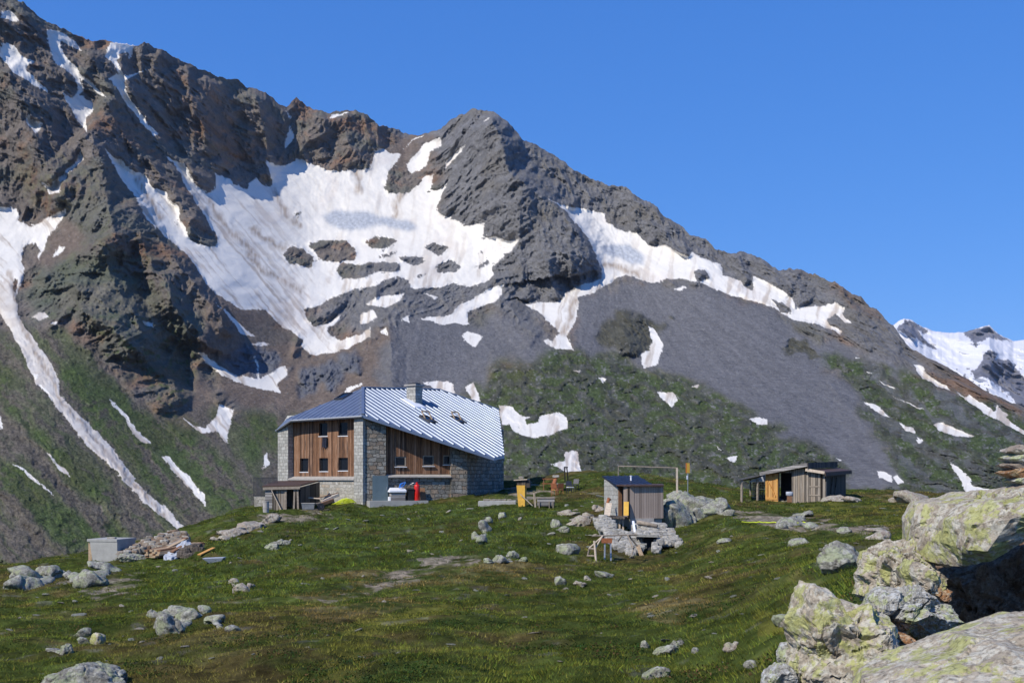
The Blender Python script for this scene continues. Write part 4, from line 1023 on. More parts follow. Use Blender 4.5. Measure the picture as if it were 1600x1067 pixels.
def build_hut():
    base = at(640, 790, 88)
    hut = thing('mountain_hut', 'stone and brown timber mountain hut under a ribbed metal hip roof', 'mountain hut', base)
    E0 = at(567, 648, 84.5); E1 = at(772, 715, 87.0); L = at(567, 606, 91.6); Q = at(456, 655, 88.2)
    pB = plane3(E0, E1, L); pA = plane3(L, E0, Q)
    R = on_plane(pB, 686, 609); R2 = on_plane(pB, 779, 640); E2 = on_plane(pB, 788, 711)
    T = on_plane(pA, 448, 654); K = at(432, 671, 89.6); K2 = at(441, 663, 95.0)
    def under(x, y): return min(plane_z(pA, x, y), plane_z(pB, x, y)) - .27
    pK = plane3(Q, K, T)
    def under_left(x, y): return min(under(x, y), plane_z(pK, x, y) - .27)
    # roof planes
    backE = [Vector((R2.x + .5, R2.y + 7, E2.z)), Vector((L.x - 1, L.y + 9, L.z - 4.5)), Vector((K.x - 1.0, K.y + 6, K.z))]
    mb = MB(); dn = Vector((0, 0, -.22))
    mb.slab([E0, E1, E2, R2, R, L], dn); mb.slab([E0, L, T, Q], dn); mb.slab([Q, T, K2, K], dn)
    mb.slab([R, R2, backE[0]], dn); mb.slab([L, R, backE[0], backE[1]], dn); mb.slab([T, L, backE[1], backE[2]], dn); mb.slab([K2, T, backE[2]], dn)
    rf = mb.build('roof', M['roof'], hut)
    rb = MB(); ribs(rb, [E0, E1, E2, R2, R, L], pB, .64, .085, .05); rb.build('ribs', M['roof'], rf)
    rb = MB(); ribs(rb, [E0, L, T, Q], pA, .55, .05, .03); rb.build('ribs', M['roof'], rf)
    rc = MB()
    up = Vector((0, 0, .05))
    rc.beam(E0 + up, L + up, .22, .10); rc.beam(L + up, R + up, .28, .10); rc.beam(R + up, R2 + up, .22, .1)
    rc.build('ridge_cap', M['roof'], rf)
    sf = MB(); d2 = Vector((0, 0, -.225))
    ins = .06
    def shrink(ps):
        c = sum(ps, Vector()) / len(ps); return [p + (c - p) * (ins / (c - p).length) for p in ps]
    sf.slab([p + d2 for p in shrink([E0, E1, E2, R2, R, L])], (0, 0, -.035)); sf.slab([p + d2 for p in shrink([E0, L, T, Q])], (0, 0, -.035)); sf.slab([p + d2 for p in shrink([Q, T, K2, K])], (0, 0, -.035))
    sf.build('soffit', M['brownwood'], hut)
    gt = MB(); out = Vector((-.05, -.08, -.12))
    gt.tube([E0 + out, Q + out], .075, 8); gt.tube([Q + out, K + out], .075, 8)
    gt.build('gutter', M['steel'], hut)
    # facades
    zA = -2.6
    A = Facade(434, 89.5, 567, 84.72, zA); B = Facade(570.5, 84.95, 730, 87.55, zA); Cw = Facade(730, 87.55, 787, 97.0, zA)
    def win(f, holes, n0, framec, pw=.06, mull=False):
        for (sa, za, sb, zb) in holes:
            w = MB()
            for x0, x1, z0, z1 in ((sa, sa + pw, za, zb), (sb - pw, sb, za, zb), (sa + pw, sb - pw, za, za + pw), (sa + pw, sb - pw, zb - pw, zb)):
                w.box(x0, x1, n0 + .10, n0 + .16, z0, z1)
            fr = w.build('window', framec, hut, f.m)
            g = MB(); g.box(sa + pw, sb - pw, n0 + .125, n0 + .14, za + pw, zb - pw); g.build('pane', M['glass'], fr, f.m)
            g = MB(); g.box(sa - .04, sb + .04, n0 - .08, n0 + .095, za - .05, za - .003); g.build('sill', M['white'], fr, f.m)
    # facade A, facing the left
    st = MB()
    A.prism(st, A.s(434), A.s(450), 0, 1.1, -1.0, under_left)
    st.build('stone_pier', M['blockwork'], hut, A.m)
    st = MB(); A.prism(st, A.s(553), A.len, 0, .9, -.6, under); st.build('stone_pier', M['blockwork'], hut, A.m)
    zl0 = A.z(500, 750, .1); zl1 = A.z(500, 742, .5)
    sL, sR = A.s(450, .02), A.s(553, .02)
    lw = MB(); lw.box(sL, sR, .14, .9, -.8, zl0); lw.build('lower_wall', M['palestone'], hut, A.m)
    lg = MB(); lg.hexa([(sL, .0, zl0), (sR, .0, zl0), (sR, .9, zl0), (sL, .9, zl0)], [(sL, .0, zl0 + .12), (sR, .0, zl0 + .12), (sR, .9, zl1), (sL, .9, zl1)])
    lg.build('ledge', M['ledge'], hut, A.m)
    n0 = .55
    holes = []
    for x0, y0, x1, y1 in ((498, 661, 511.5, 681), (528.5, 660, 543, 680.5), (468.5, 716, 481.5, 737), (499, 715.5, 512.5, 736), (528.5, 715, 543.5, 735)):
        sa, zb = A.sz(x0, y0, n0); sb, za = A.sz(x1, y1, n0); holes.append((sa, za, sb, zb))
    cl = MB(); A.pierced(cl, A.s(450, n0), A.s(553.5, n0), n0, n0 + .3, zl1 - .1, under_left, holes)
    cl.build('timber_cladding', M['cladding'], hut, A.m)
    win(A, holes, n0 + .06, M['darkmetal'])
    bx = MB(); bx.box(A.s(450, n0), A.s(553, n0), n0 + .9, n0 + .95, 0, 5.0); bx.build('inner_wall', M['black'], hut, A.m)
    ck = MB()
    s0, z0 = A.sz(503.5, 702, n0 - .1); s1, z1 = A.sz(511, 683, n0 - .1)
    k = 9
    ck.add([(s0 + (s1 - s0) * i / k, n0 - .10 - .05 * math.sin(i * 2.1), z1) for i in range(k + 1)] + [(s0 + (s1 - s0) * i / k, n0 - .13 - .06 * math.sin(i * 2.1 + .6), z0 + .25 * abs(math.sin(i * .9))) for i in range(k + 1)]
           + [(s0 + (s1 - s0) * i / k, n0 - .06 - .05 * math.sin(i * 2.1), z1) for i in range(k + 1)] + [(s0 + (s1 - s0) * i / k, n0 - .09 - .06 * math.sin(i * 2.1 + .6), z0 + .25 * abs(math.sin(i * .9))) for i in range(k + 1)],
           [(i, i + 1, k + 2 + i, k + 1 + i) for i in range(k)] + [(2 * k + 2 + i, 3 * k + 3 + i, 3 * k + 4 + i, 2 * k + 3 + i) for i in range(k)] + [(i, 2 * k + 2 + i, 2 * k + 3 + i, i + 1) for i in range(k)] + [(k + 1 + i, k + 2 + i, 3 * k + 4 + i, 3 * k + 3 + i) for i in range(k)])
    o = ck.build('hanging_cloth', M['cloth'], None, A.m); o['label'] = 'dark cloth hung out to air below an upper hut window'; o['category'] = 'cloth'
    # facade B, facing the camera
    st = MB(); B.prism(st, 0, B.s(603), 0, 1.0, -.6, under); st.build('stone_pier', M['stone'], hut, B.m)
    st = MB(); B.prism(st, B.s(705), B.len, 0, 1.0, -.6, under); st.build('stone_pier', M['stone'], hut, B.m)
    n1 = .42
    zb0 = B.z(655, 746, 0); zb1 = B.z(655, 738.5, .5)
    sL, sR = B.s(603, .02), B.s(705, .02)
    lw = MB(); lw.box(sL, sR, .2, .9, -.8, zb0); lw.build('lower_wall', M['stone'], hut, B.m)
    lg = MB(); lg.hexa([(sL, -.06, zb0), (sR - .01, -.06, zb0), (sR - .01, .9, zb0), (sL, .9, zb0)], [(sL, -.06, zb0 + .1), (sR - .01, -.06, zb0 + .1), (sR - .01, .9, zb1), (sL, .9, zb1)])
    lg.build('ledge', M['ledge'], hut, B.m)
    holes = []
    for x0, y0, x1, y1 in ((617, 713, 634.5, 729), (660.5, 711.5, 678, 728), (692.5, 711, 704, 726)):
        sa, zb = B.sz(x0, y0, n1); sb, za = B.sz(x1, y1, n1); holes.append((sa, za, sb, zb))
    cl = MB(); B.pierced(cl, B.s(603, n1), B.s(705.5, n1), n1, n1 + .3, zb1 - .1, under, holes)
    cl.build('timber_cladding', M['cladding'], hut, B.m)
    win(B, holes, n1 - .06, M['wood'], .09)
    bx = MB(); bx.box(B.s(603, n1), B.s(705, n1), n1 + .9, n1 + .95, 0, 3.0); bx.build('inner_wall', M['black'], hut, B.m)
    dr = MB(); sa, zb = B.sz(582, 743, -.05); sb, za = B.sz(606.5, 782, -.05)
    dr.box(sa, sb, -.06, -.004, za, zb)
    dd = dr.build('door', M['paledoor'], hut, B.m)
    hd = MB(); hd.box(sb - .14, sb - .11, -.12, -.062, (za + zb) / 2 - .1, (za + zb) / 2 + .12); hd.build('handle', M['steel'], dd, B.m)
    pl = MB(); sa, zt = B.sz(577.5, 782.5, -1.1); sb, _ = B.sz(669, 782, -1.1)
    pl.box(sa, sb, -1.15, -.003, zt - .75, zt)
    pl.build('plinth', M['concrete'], hut, B.m)
    # end wall and the rear
    st = MB(); Cw.prism(st, 0, Cw.len, 0, .8, -.8, under); st.build('end_wall', M['stone'], hut, Cw.m)
    a = Vector(A.xy(0, 1.0)).to_3d(); c = Vector(Cw.xy(Cw.len, .4)).to_3d(); e = Vector((A.o.x + 3.0, A.o.y + 9.5, 0))
    rw = MB()
    for p, q in ((a, e), (e, c)):
        d = (q - p).normalized(); nn = Vector((-d.y, d.x, 0)) * .3
        hz = lambda v: min(under(v.x, v.y), K.z + .2)
        p0, q0 = p.copy(), q.copy()
        rw.hexa([(v.x, v.y, -4) for v in (p0, q0, q0 + nn, p0 + nn)], [(v.x, v.y, hz(v)) for v in (p0, q0, q0 + nn, p0 + nn)])
    rw.build('rear_wall', M['stone'], hut)
    # chimney
    cb = on_plane(pB, 648, 628)
    cf = frame_of(cb, A.x)
    ch = MB(); ch.box(-.52, .40, -.42, .5, -1.0, 1.30); c0 = ch.build('chimney', M['blockwork'], hut, cf)
    cp = MB(); cp.box(-.66, .54, -.56, .64, 1.303, 1.42); cp.build('chimney_cap', M['ledge'], c0, cf)
    cp = MB(); cp.box(-.42, .30, -.32, .4, 1.423, 1.56); cp.build('chimney_pot', M['darkmetal'], c0, cf)
    fl = MB()
    fo = on_plane(pB, 646, 631)
    nB = pB[0]; fall = (Vector((0, 0, -1)) - nB * nB.dot(Vector((0, 0, -1)))).normalized(); ac = nB.cross(fall).normalized()
    def rframe(o, n, fall):
        x = fall.cross(n).normalized(); y = -fall
        return Matrix(((x.x, y.x, n.x, o.x), (x.y, y.y, n.y, o.y), (x.z, y.z, n.z, o.z), (0, 0, 0, 1)))
    fm = rframe(fo, nB, fall)
    fl.hexa([(-.75, -.9, .0), (.75, -.9, .0), (.75, .9, .0), (-.75, .9, .0)], [(-.62, -.8, .10), (.62, -.8, .10), (.62, .8, .10), (-.62, .8, .10)])
    fl.build('flashing', M['white'], c0, fm)  # white stands in for the bright reflection below the chimney
    # roof windows
    for px, py, side in ((669, 656, 0), (715, 656.5, 0), (537, 620, 1)):
        pln = pA if side else pB
        nn = pln[0]; ff = (Vector((0, 0, -1)) - nn * nn.dot(Vector((0, 0, -1)))).normalized()
        fm = rframe(on_plane(pln, px, py), nn, ff)
        w = MB(); a_, b_ = .48, .62
        for x0, x1, y0, y1 in ((-a_, -a_ + .1, -b_, b_), (a_ - .1, a_, -b_, b_), (-a_ + .1, a_ - .1, -b_, -b_ + .1), (-a_ + .1, a_ - .1, b_ - .1, b_)):
            w.box(x0, x1, y0, y1, .0, .14)
        fr = w.build('roof_window', M['darkmetal'], hut, fm)
        g = MB(); g.box(-a_ + .1, a_ - .1, -b_ + .1, b_ - .1, .06, .09); g.build('pane', M['glass'], fr, fm)
        if not side:
            sm = fm @ Matrix.Translation((0, b_ * .2, .14)) @ Matrix.Rotation(math.radians(32), 4, 'X')
            s_ = MB(); s_.box(-a_ + .03, a_ - .03, -b_, -b_ + .10, 0, .07); s_.box(-a_ + .03, a_ - .03, b_ - .10, b_, 0, .07); s_.box(-a_ + .03, -a_ + .13, -b_ + .10, b_ - .10, 0, .07); s_.box(a_ - .13, a_ - .03, -b_ + .10, b_ - .10, 0, .07)
            sh = s_.build('sash', M['osb'], fr, sm)
    return A, B
HUT_A, HUT_B = build_hut()

# ------------------------------------------------------------------ things round the hut
def FX(px, d, ang=0.0, z=None):
    """a frame standing on the ground at photograph x and distance; X runs to the right, turned by ang degrees (positive: its right end recedes)"""
    p = at(px, HY, d); p.z = gz(p.x, p.y) if z is None else z
    a = math.radians(ang)
    return frame_of(p, (math.cos(a), math.sin(a)))
def org(fr): return Vector(fr.col[3][:3])
def ppm(d): return F / d            # photograph pixels to the metre

# lean-to shelter at the hut's left end
def build_lean_to():
    d = 81.0; k = ppm(d); fr = FX(412, d, 0); z0 = org(fr).z
    fr.col[3][2] = -2.62; z0 = -2.62
    zf = (HY - 759) / F * d - z0; zb = (HY - 751) / F * 86 - z0
    W = (469 - 412) / k
    t = thing('lean_to_shelter', 'low open plank lean-to with rusty sheet roof against the left end of the hut', 'shelter', org(fr))
    X = lambda px, dd=d: (px - CX) / F * dd - org(fr).x
    mb = MB(); mb.slab([(X(410), -.1, zf), (X(469.5), -.1, zf + .06), (X(497.5, 86), 5.0, zb + .04), (X(430, 86), 5.0, zb)], (0, 0, -.09)); mb.build('roof', M['rustroof'], t, fr)
    mb = MB(); mb.beam((X(411), -.07, zf - .18), (X(469), -.07, zf - .12), .06, .2); mb.build('roof_beam', M['wood'], t, fr)
    mb = MB(); mb.box(X(414), X(425), .05, .11, .0, zf - .3); mb.build('side_panel', M['greylap'], t, fr)
    mb = MB()
    for i, px in enumerate((426, 430, 434, 438.4, 442)):
        mb.box(X(px), X(px + 3.7), .12 + .01 * (i % 2), .16 + .01 * (i % 2), .05 * (i % 3), zf - .3)
    mb.build('front_panel', M['greyboards'], t, fr)
    mb = MB(); mb.beam((X(424.5), -.05, zf - .3), (X(442.5), .0, .0), .16, .05); mb.build('brace', M['palewood'], t, fr)
    for a, b in ((446, 446), (458.5, 460), (465.5, 464.5)):
        mb = MB(); mb.beam((X(a), .1, 0), (X(b), .1, zf - .25), .13); mb.build('post', M['wood'], t, fr)
    mb = MB(); mb.hexa([(X(467.5), .25, .1), (X(469), .25, .1), (X(500, 86) , 4.9, .3), (X(498.5, 86), 4.9, .3)], [(X(467.5), .25, zf - .1), (X(469), .25, zf - .1), (X(500, 86), 4.9, zb - .1), (X(498.5, 86), 4.9, zb - .1)]); mb.build('side_wall', M['darkboards'], t, fr)  # dark boards paint in the shade of this right-facing side
    mb = MB(); mb.box(X(414), X(466), 2.4, 2.5, .1, zf - .25); mb.build('back_wall', M['darkboards'], t, fr)
    # railing on a low stone wall
    f2 = FX(396, 83.5, 0, -2.75); k2 = ppm(83.5)
    t2 = thing('railing', 'thin metal railing on the low stone wall left of the lean-to', 'railing', (org(f2).x, org(f2).y, (HY - 776) / F * 83.5))
    za, zb_ = (HY - 775) / F * 83.5 + 2.75, (HY - 746) / F * 83.5 + 2.75
    w = 37 / k2
    mb = MB(); mb.box(0, w, -.02, .02, zb_ - .03, zb_ + .02); mb.build('top_rail', M['darkmetal'], t2, f2)
    mb = MB(); mb.box(0, w, -.02, .02, za + .04, za + .08); mb.build('bottom_rail', M['darkmetal'], t2, f2)
    for i in range(19):
        x = w * i / 18
        mb = MB(); mb.box(x - .022, x + .022, -.02, .02, za, zb_); mb.build('bar', M['darkmetal'], t2, f2)
    mb = MB(); mb.box(.05, 14.5 / k2 + .55, .02, 1.4, -.9, za - .002)
    o = mb.build('stone_wall', M['palestone'], None, f2); o['label'] = 'short pale stone wall below the metal railing left of the hut'; o['category'] = 'wall'
    f3 = FX(415.5, 78.5, 0)
    t3 = thing('barrel', 'small grey steel barrel beside the left corner of the lean-to', 'barrel', org(f3))
    mb = MB(); mb.lathe([(.20, -.1), (.21, .3), (.225, .31), (.225, .34), (.21, .35), (.21, .74), (.225, .75), (.225, .80), (.19, .80), (.19, .74)], 20); mb.build('drum', M['ledge'], t3, f3)
    mb = MB(); mb.lathe([(.185, .70), (.185, .745)], 20); mb.build('lid', M['darkmetal'], t3, f3)
build_lean_to()

def build_lumber():
    # beams, planks, a trough and a hose lying along the hut's lower wall
    d = 81.8; fr = FX(472, d, 4); k = ppm(d)
    base = org(fr)
    g = 'timber lying below the hut windows'
    def bm_(name, label, a, b, w, h, mat, cat='beam'):
        t = MB(); t.beam(at(*a), at(*b), w, h)
        o = t.build(name, M[mat], None, None, bevel=.01); o['label'] = label; o['category'] = cat; o['group'] = g
    bm_('plank', 'long thin dark plank topmost on the timber heap by the lean-to', (497, 778, 82.4), (529, 769.5, 82.9), .14, .06, 'brownwood', 'plank')
    bm_('beam', 'thick pale squared beam leaning on the timber heap under the hut', (503, 784, 81.6), (529, 772.5, 82.3), .22, .2, 'palewood')
    bm_('plank', 'pale plank end lying flat beside the dark shelter wall', (483, 777.5, 82.2), (502, 779, 82.0), .3, .07, 'palewood', 'plank')
    bm_('plank', 'short grey plank sticking out low from the timber heap', (492, 787, 81.4), (507, 784, 81.8), .22, .07, 'wood', 'plank')
    bm_('beam', 'dark round log lying low in the timber heap', (500, 788.5, 81.3), (521, 781, 81.9), .22, .22, 'brownwood')
    f2 = FX(471, 80.8, 3)
    t = thing('trough', 'grey metal trough on the grass in front of the lean-to', 'trough', org(f2))
    w = 20 / ppm(80.8)
    mb = MB(); mb.hexa([(.05, .05, .02), (w - .05, .05, .02), (w - .05, .4, .02), (.05, .4, .02)], [(0, 0, .42), (w, 0, .42), (w, .45, .42), (0, .45, .42)]); mb.build('basin', M['steel'], t, f2)
    mb = MB(); mb.box(-.02, w + .02, -.03, .02, .422, .47); mb.box(-.02, w + .02, .43, .48, .422, .47); mb.box(-.02, .03, .022, .428, .422, .47); mb.box(w - .03, w + .02, .022, .428, .422, .47); mb.build('rim', M['ledge'], t, f2)
    # wheel of an old cart
    f3 = FX(501, 81.2, 20)
    t = thing('wheel', 'small dark wheel propped in front of the timber heap', 'wheel', org(f3))
    wf = f3 @ Matrix.Translation((0, 0, .28)) @ Matrix.Rotation(math.radians(80), 4, 'X')
    mb = MB(); mb.lathe([(.17, -.05), (.25, -.06), (.28, -.03), (.28, .03), (.25, .06), (.17, .05)], 24); mb.build('tyre', M['black'], t, wf)
    mb = MB(); mb.lathe([(.165, -.035), (.165, .03), (.05, .05)], 20); mb.build('rim', M['steel'], t, wf)
    # hose
    rr = random.Random(4); p0 = ground_at(537, 789); pts = []
    for i in range(190):
        a = i * .33; r = .55 + .30 * math.sin(i * .083) + .05 * rr.random()
        x = p0.x + r * 1.1 * math.cos(a) + .12 * math.sin(i * .03); y = p0.y + 1.0 + .5 * r * math.sin(a)
        pts.append((x, y, gz(x, y) + .04 + .34 * (i / 190) * max(0, 1 - (abs(x - p0.x) / .85) ** 2) + .04 * rr.random()))
    m = MB(); m.tube(pts, .022, 6)
    o = m.build('hose', M['lime'], None, smooth=True); o['label'] = 'heap of coiled lime yellow hose on the grass by the hut corner'; o['category'] = 'hose'
build_lumber()

def build_plinth_things():
    z = org(HUT_B.m).z; d = 83.6
    sx = lambda px, n=-.7: HUT_B.s(px, n)
    zt = HUT_B.sz(600, 782.5, -1.1)[1]
    fr = HUT_B.m
    P = lambda px, n: fr @ Vector((sx(px, n), n, zt))
    t = thing('freezer_chest', 'waist high plank clad chest with a white lid beside the hut door', 'chest', P(622, -.6))
    mb = MB(); mb.box(sx(611), sx(633), -.75, -.12, zt + .002, zt + .62); mb.build('body', M['greylap'], t, fr)
    mb = MB(); mb.hexa([(sx(608), -.85, zt + .625), (sx(634.5), -.85, zt + .625), (sx(634.5), -.08, zt + .66), (sx(608), -.08, zt + .66)], [(sx(608), -.85, zt + .76), (sx(634.5), -.85, zt + .80), (sx(634), -.08, zt + .98), (sx(612), -.08, zt + .98)]); mb.build('lid', M['white'], t, fr, bevel=.02)
    mb = MB(); mb.box(sx(608.5), sx(610.6), -.7, -.2, zt + .002, zt + .3); mb.build('side_bracket', M['white'], t, fr)
    t = thing('bin', 'black plastic bin standing between the white lidded chest and the red cylinder', 'bin', P(640, -.55))
    cx = sx(641, -.5)
    mb = MB(); mb.hexa([(cx - .22, -.72, zt + .002), (cx + .22, -.72, zt + .002), (cx + .22, -.28, zt + .002), (cx - .22, -.28, zt + .002)], [(cx - .27, -.77, zt + .82), (cx + .27, -.77, zt + .82), (cx + .27, -.23, zt + .82), (cx - .27, -.23, zt + .82)]); mb.build('body', M['black'], t, fr, bevel=.02)
    mb = MB(); mb.hexa([(cx - .29, -.80, zt + .825), (cx + .29, -.80, zt + .825), (cx + .29, -.2, zt + .825), (cx - .29, -.2, zt + .825)], [(cx - .25, -.75, zt + .9), (cx + .25, -.75, zt + .9), (cx + .25, -.25, zt + .94), (cx - .25, -.25, zt + .94)]); mb.build('lid', M['black'], t, fr)
    cx = sx(651.5, -.6)
    t = thing('gas_cylinder', 'tall red gas cylinder standing on the concrete plinth', 'gas cylinder', P(651.5, -.6))
    mb = MB(); mb.lathe([(.20, .002), (.22, .03), (.22, 1.08), (.20, 1.16), (.12, 1.22), (.05, 1.24)], 24, (cx, -.6, zt)); mb.build('body', M['red'], t, fr, smooth=True)
    mb = MB(); mb.lathe([(.09, 1.243), (.09, 1.36), (.06, 1.38)], 14, (cx, -.6, zt)); mb.build('valve_cap', M['red'], t, fr)
    mb = MB(); mb.tube([(cx, -.6, zt + 1.3), (cx - .25, -.6, zt + 1.34), (cx - .5, -.5, zt + 1.2), (cx - .7, -.3, zt + 1.05)], .018, 6); mb.build('supply_hose', M['steel'], t, fr)
    cx = sx(628, -.35); rr = random.Random(9)
    mb = MB()
    for i in range(4):
        n = 20; r = .16 + .03 * i
        pts = [(cx + r * math.cos(a * 2 * math.pi / n), -.35 + .4 * r * math.sin(a * 2 * math.pi / n) - .04 * i, zt + 1.17 + r * .85 * math.sin(a * 2 * math.pi / n + .4 * i)) for a in range(n + 1)]
        mb.tube(pts, .024, 6)
    o = mb.build('cable', M['blue'], None, fr); o['label'] = 'coil of blue cable lying on the white lid of the chest'; o['category'] = 'cable'
    a = fr @ Vector((sx(659, -.4), -.5, zt + .005))
    mb = MB(); mb.hexa([(sx(659), -.45, zt + .005), (sx(668), -.45, zt + .005), (sx(668), -.40, zt + .005), (sx(659), -.40, zt + .005)], [(sx(658), -.06, zt + .95), (sx(667), -.06, zt + .95), (sx(667), -.02, zt + .95), (sx(658), -.02, zt + .95)])  # brown sheet stands in for the shadow cast by the red cylinder
    o = mb.build('board', M['brownwood'], None, fr); o['label'] = 'dark brown sheet standing in for the shadow of the red cylinder on the hut wall'; o['category'] = 'board'
    pz = ground_at(678, 778); d = pz.y
    f2 = FX(669.5, d, 12); w = 17 / ppm(d)
    mb = MB(); mb.hexa([(0, 0, -.05), (w, 0, -.05), (w, .04, -.05), (0, .04, -.05)], [(0, .25, .66), (w, .25, .62), (w, .29, .62), (0, .29, .66)])
    o = mb.build('board', M['osb'], None, f2); o['label'] = 'tan chipboard sheet leaning on its edge right of the concrete plinth'; o['category'] = 'board'
build_plinth_things()

def build_yard():
    # yellow box post, planks, stone kerb and crate in front of the terrace
    p = ground_at(815, 791); d = min(max(p.y, 70), 78); k = ppm(d)
    fr = FX(807, d, -14); z0 = org(fr).z
    H = (791 - 748) / k
    t = thing('box_post', 'tall yellow plywood post box with a flat pale lid, on the meadow', 'post box', org(fr))
    w = 13.5 / k; dp = .5
    mb = MB(); mb.hexa([(.14, .05, -.2), (w, .0, -.2), (w, dp, -.2), (.14, dp, -.2)], [(0, 0, H * .80), (w, 0, H * .80), (w, dp, H * .80), (0, dp, H * .80)]); mb.build('box', M['yellow'], t, fr)
    mb = MB(); mb.hexa([(.06, .06, H * .802), (w, .06, H * .802), (w, dp - .05, H * .802), (.06, dp - .05, H * .802)], [(-.05, .02, H - .06), (w + .08, .02, H - .02), (w + .08, dp, H - .02), (-.05, dp, H - .06)]); mb.build('neck', M['darkboards'], t, fr)
    mb = MB(); mb.hexa([(-.16, -.12, H - .055), (w + .18, -.12, H), (w + .18, dp + .1, H), (-.16, dp + .1, H - .055)], [(-.16, -.12, H), (w + .18, -.12, H + .055), (w + .18, dp + .1, H + .055), (-.16, dp + .1, H)]); mb.build('lid', M['palewood'], t, fr)
    mb = MB(); mb.box(w + .004, w + .30, .08, .45, H * .72, H * .98); mb.build('side_box', M['darkboards'], t, fr)
    mb = MB(); mb.stone((w * .45, dp * .5, H + .13), (.17, .15, .11), 5, 2)
    o = mb.build('stone', M['rubble'], None, fr); o['label'] = 'brown stone weighing down the lid of the yellow post box'; o['category'] = 'stone'
    mb = MB(); mb.beam((w * .5, -.12, H * .62 - .25), (w + .55, -.1, .12), .13, .035)
    o = mb.build('plank', M['palewood'], None, fr); o['label'] = 'pale plank leaning slantwise on the yellow post box'; o['category'] = 'plank'
    mb = MB(); mb.hexa([(w + .62, .1, -.1), (w + .76, .1, -.1), (w + .76, .14, -.1), (w + .62, .14, -.1)], [(w + .50, .3, .92), (w + .62, .3, .98), (w + .62, .34, .98), (w + .50, .34, .92)])
    o = mb.build('plank', M['greyboards'], None, fr); o['label'] = 'upright grey plank just right of the yellow post box'; o['category'] = 'plank'
    # kerb slab left of it
    d2 = d + 1.5; f2 = FX(747, d2, -3); w2 = 59 / ppm(d2)
    zt = (HY - 783) / F * d2 - org(f2).z
    mb = MB(); mb.hexa([(0, 0, -.4), (w2, 0, -.4), (w2, .7, -.4), (0, .7, -.4)], [(0, 0, zt), (w2, 0, zt + .03), (w2, .7, zt + .05), (0, .7, zt + .02)])
    o = mb.build('stone_step', M['concrete'], None, f2, bevel=.02); o['label'] = 'long low concrete step left of the yellow post box'; o['category'] = 'step'
    rr = random.Random(12)
    for i in range(5):
        px = 760 + i * 9; f3 = FX(px, d2 + .45, 0, org(f2).z + zt + .08)
        mb = MB(); mb.stone((0, 0, 0), (rr.uniform(.15, .3), .16, .07), 40 + i, 2)
        o = mb.build('stone', M['rubble'], None, f3); o['label'] = 'flat brown stone lying on the long concrete step'; o['category'] = 'stone'; o['group'] = 'flat stones on the concrete step'
    # crate on two stakes
    p = ground_at(853, 793); d3 = min(max(p.y, 66), 78); f3 = FX(840.5, d3, 4); k3 = ppm(d3); w3 = 26 / k3
    z3 = (HY - 790) / F * d3 - org(f3).z
    t = thing('wooden_box', 'low grey plank box on short stakes right of the yellow post box', 'box', org(f3))
    mb = MB(); mb.box(0, w3, 0, .5, z3, z3 + .48); mb.build('body', M['greylap'], t, f3)
    mb = MB(); mb.hexa([(-.03, -.04, z3 + .483), (w3 + .03, -.04, z3 + .483), (w3 + .03, .54, z3 + .483), (-.03, .54, z3 + .483)], [(-.03, -.04, z3 + .52), (w3 + .03, -.04, z3 + .52), (w3 + .03, .54, z3 + .56), (-.03, .54, z3 + .56)]); mb.build('lid', M['wood'], t, f3)
    for x in (.08, w3 - .35, w3 - .1):
        mb = MB(); mb.beam((x, -.05, -.2), (x, -.05, z3 + .3), .06); mb.build('stake', M['wood'], t, f3)
    # tables and seats on the terrace behind
    def table(px, d, pyt, w, dp, mat, name, label, cat, leg='brownwood', splay=.0, ang=0, group=None):
        f = FX(px, d, ang); h = max(.4, (HY - pyt) / F * d - org(f).z); w = w / ppm(d)
        t = thing(name, label, cat, org(f), group)
        b = MB(); b.box(-w / 2, w / 2, -dp / 2, dp / 2, h - .05, h); b.build('top', M[mat], t, f)
        for sx_ in (-1, 1):
            for sy in (-1, 1):
                b = MB(); b.beam((sx_ * (w / 2 - .08 + splay), sy * (dp / 2 - .06), -.12), (sx_ * (w / 2 - .1), sy * (dp / 2 - .06), h - .055), .055); b.build('leg', M[leg], t, f)
        return t, f, h
    t, f, h = table(856, 92, 747.5, 17, .75, 'redwood', 'picnic_table', 'reddish brown picnic table at the left of the terrace', 'table')
    for sy in (-1, 1):
        b = MB(); b.box(-.46, .46, sy * .75 - .13, sy * .75 + .13, h - .42, h - .37); b.build('bench', M['redwood'], t, f)
        b = MB(); b.beam((-.2, sy * .3, h - .45), (-.2, sy * .75, h - .45), .07); b.build('bench_arm', M['redwood'], t, f)
    table(878, 88.5, 755, 17, .7, 'ledge', 'garden_table', 'grey topped garden table in the middle of the terrace', 'table', 'darkmetal')
    def chair(px, d, seat, frame, name, label, ang, group):
        f = FX(px, d, ang)
        t = thing(name, label, 'chair', org(f), group)
        b = MB(); b.box(-.23, .23, -.22, .22, .42, .47); b.build('seat', M[seat], t, f)
        b = MB(); b.hexa([(-.23, .20, .55), (.23, .20, .55), (.23, .24, .55), (-.23, .24, .55)], [(-.23, .30, .92), (.23, .30, .92), (.23, .34, .92), (-.23, .34, .92)]); b.build('backrest', M[frame], t, f)
        for sx_ in (-1, 1):
            b = MB(); b.beam((sx_ * .21, -.20, -.1), (sx_ * .21, -.20, .42), .035); b.build('leg', M[frame], t, f)
            b = MB(); b.beam((sx_ * .21, .24, -.1), (sx_ * .21, .20, .56), .035); b.build('leg', M[frame], t, f)
    chair(867, 86.5, 'orange', 'redwood', 'chair', 'orange brown chair in front of the grey garden table', 160, 'chairs on the terrace')
    chair(874, 86, 'redwood', 'redwood', 'chair', 'dark red chair close to the front leg of the garden table', 200, 'chairs on the terrace')
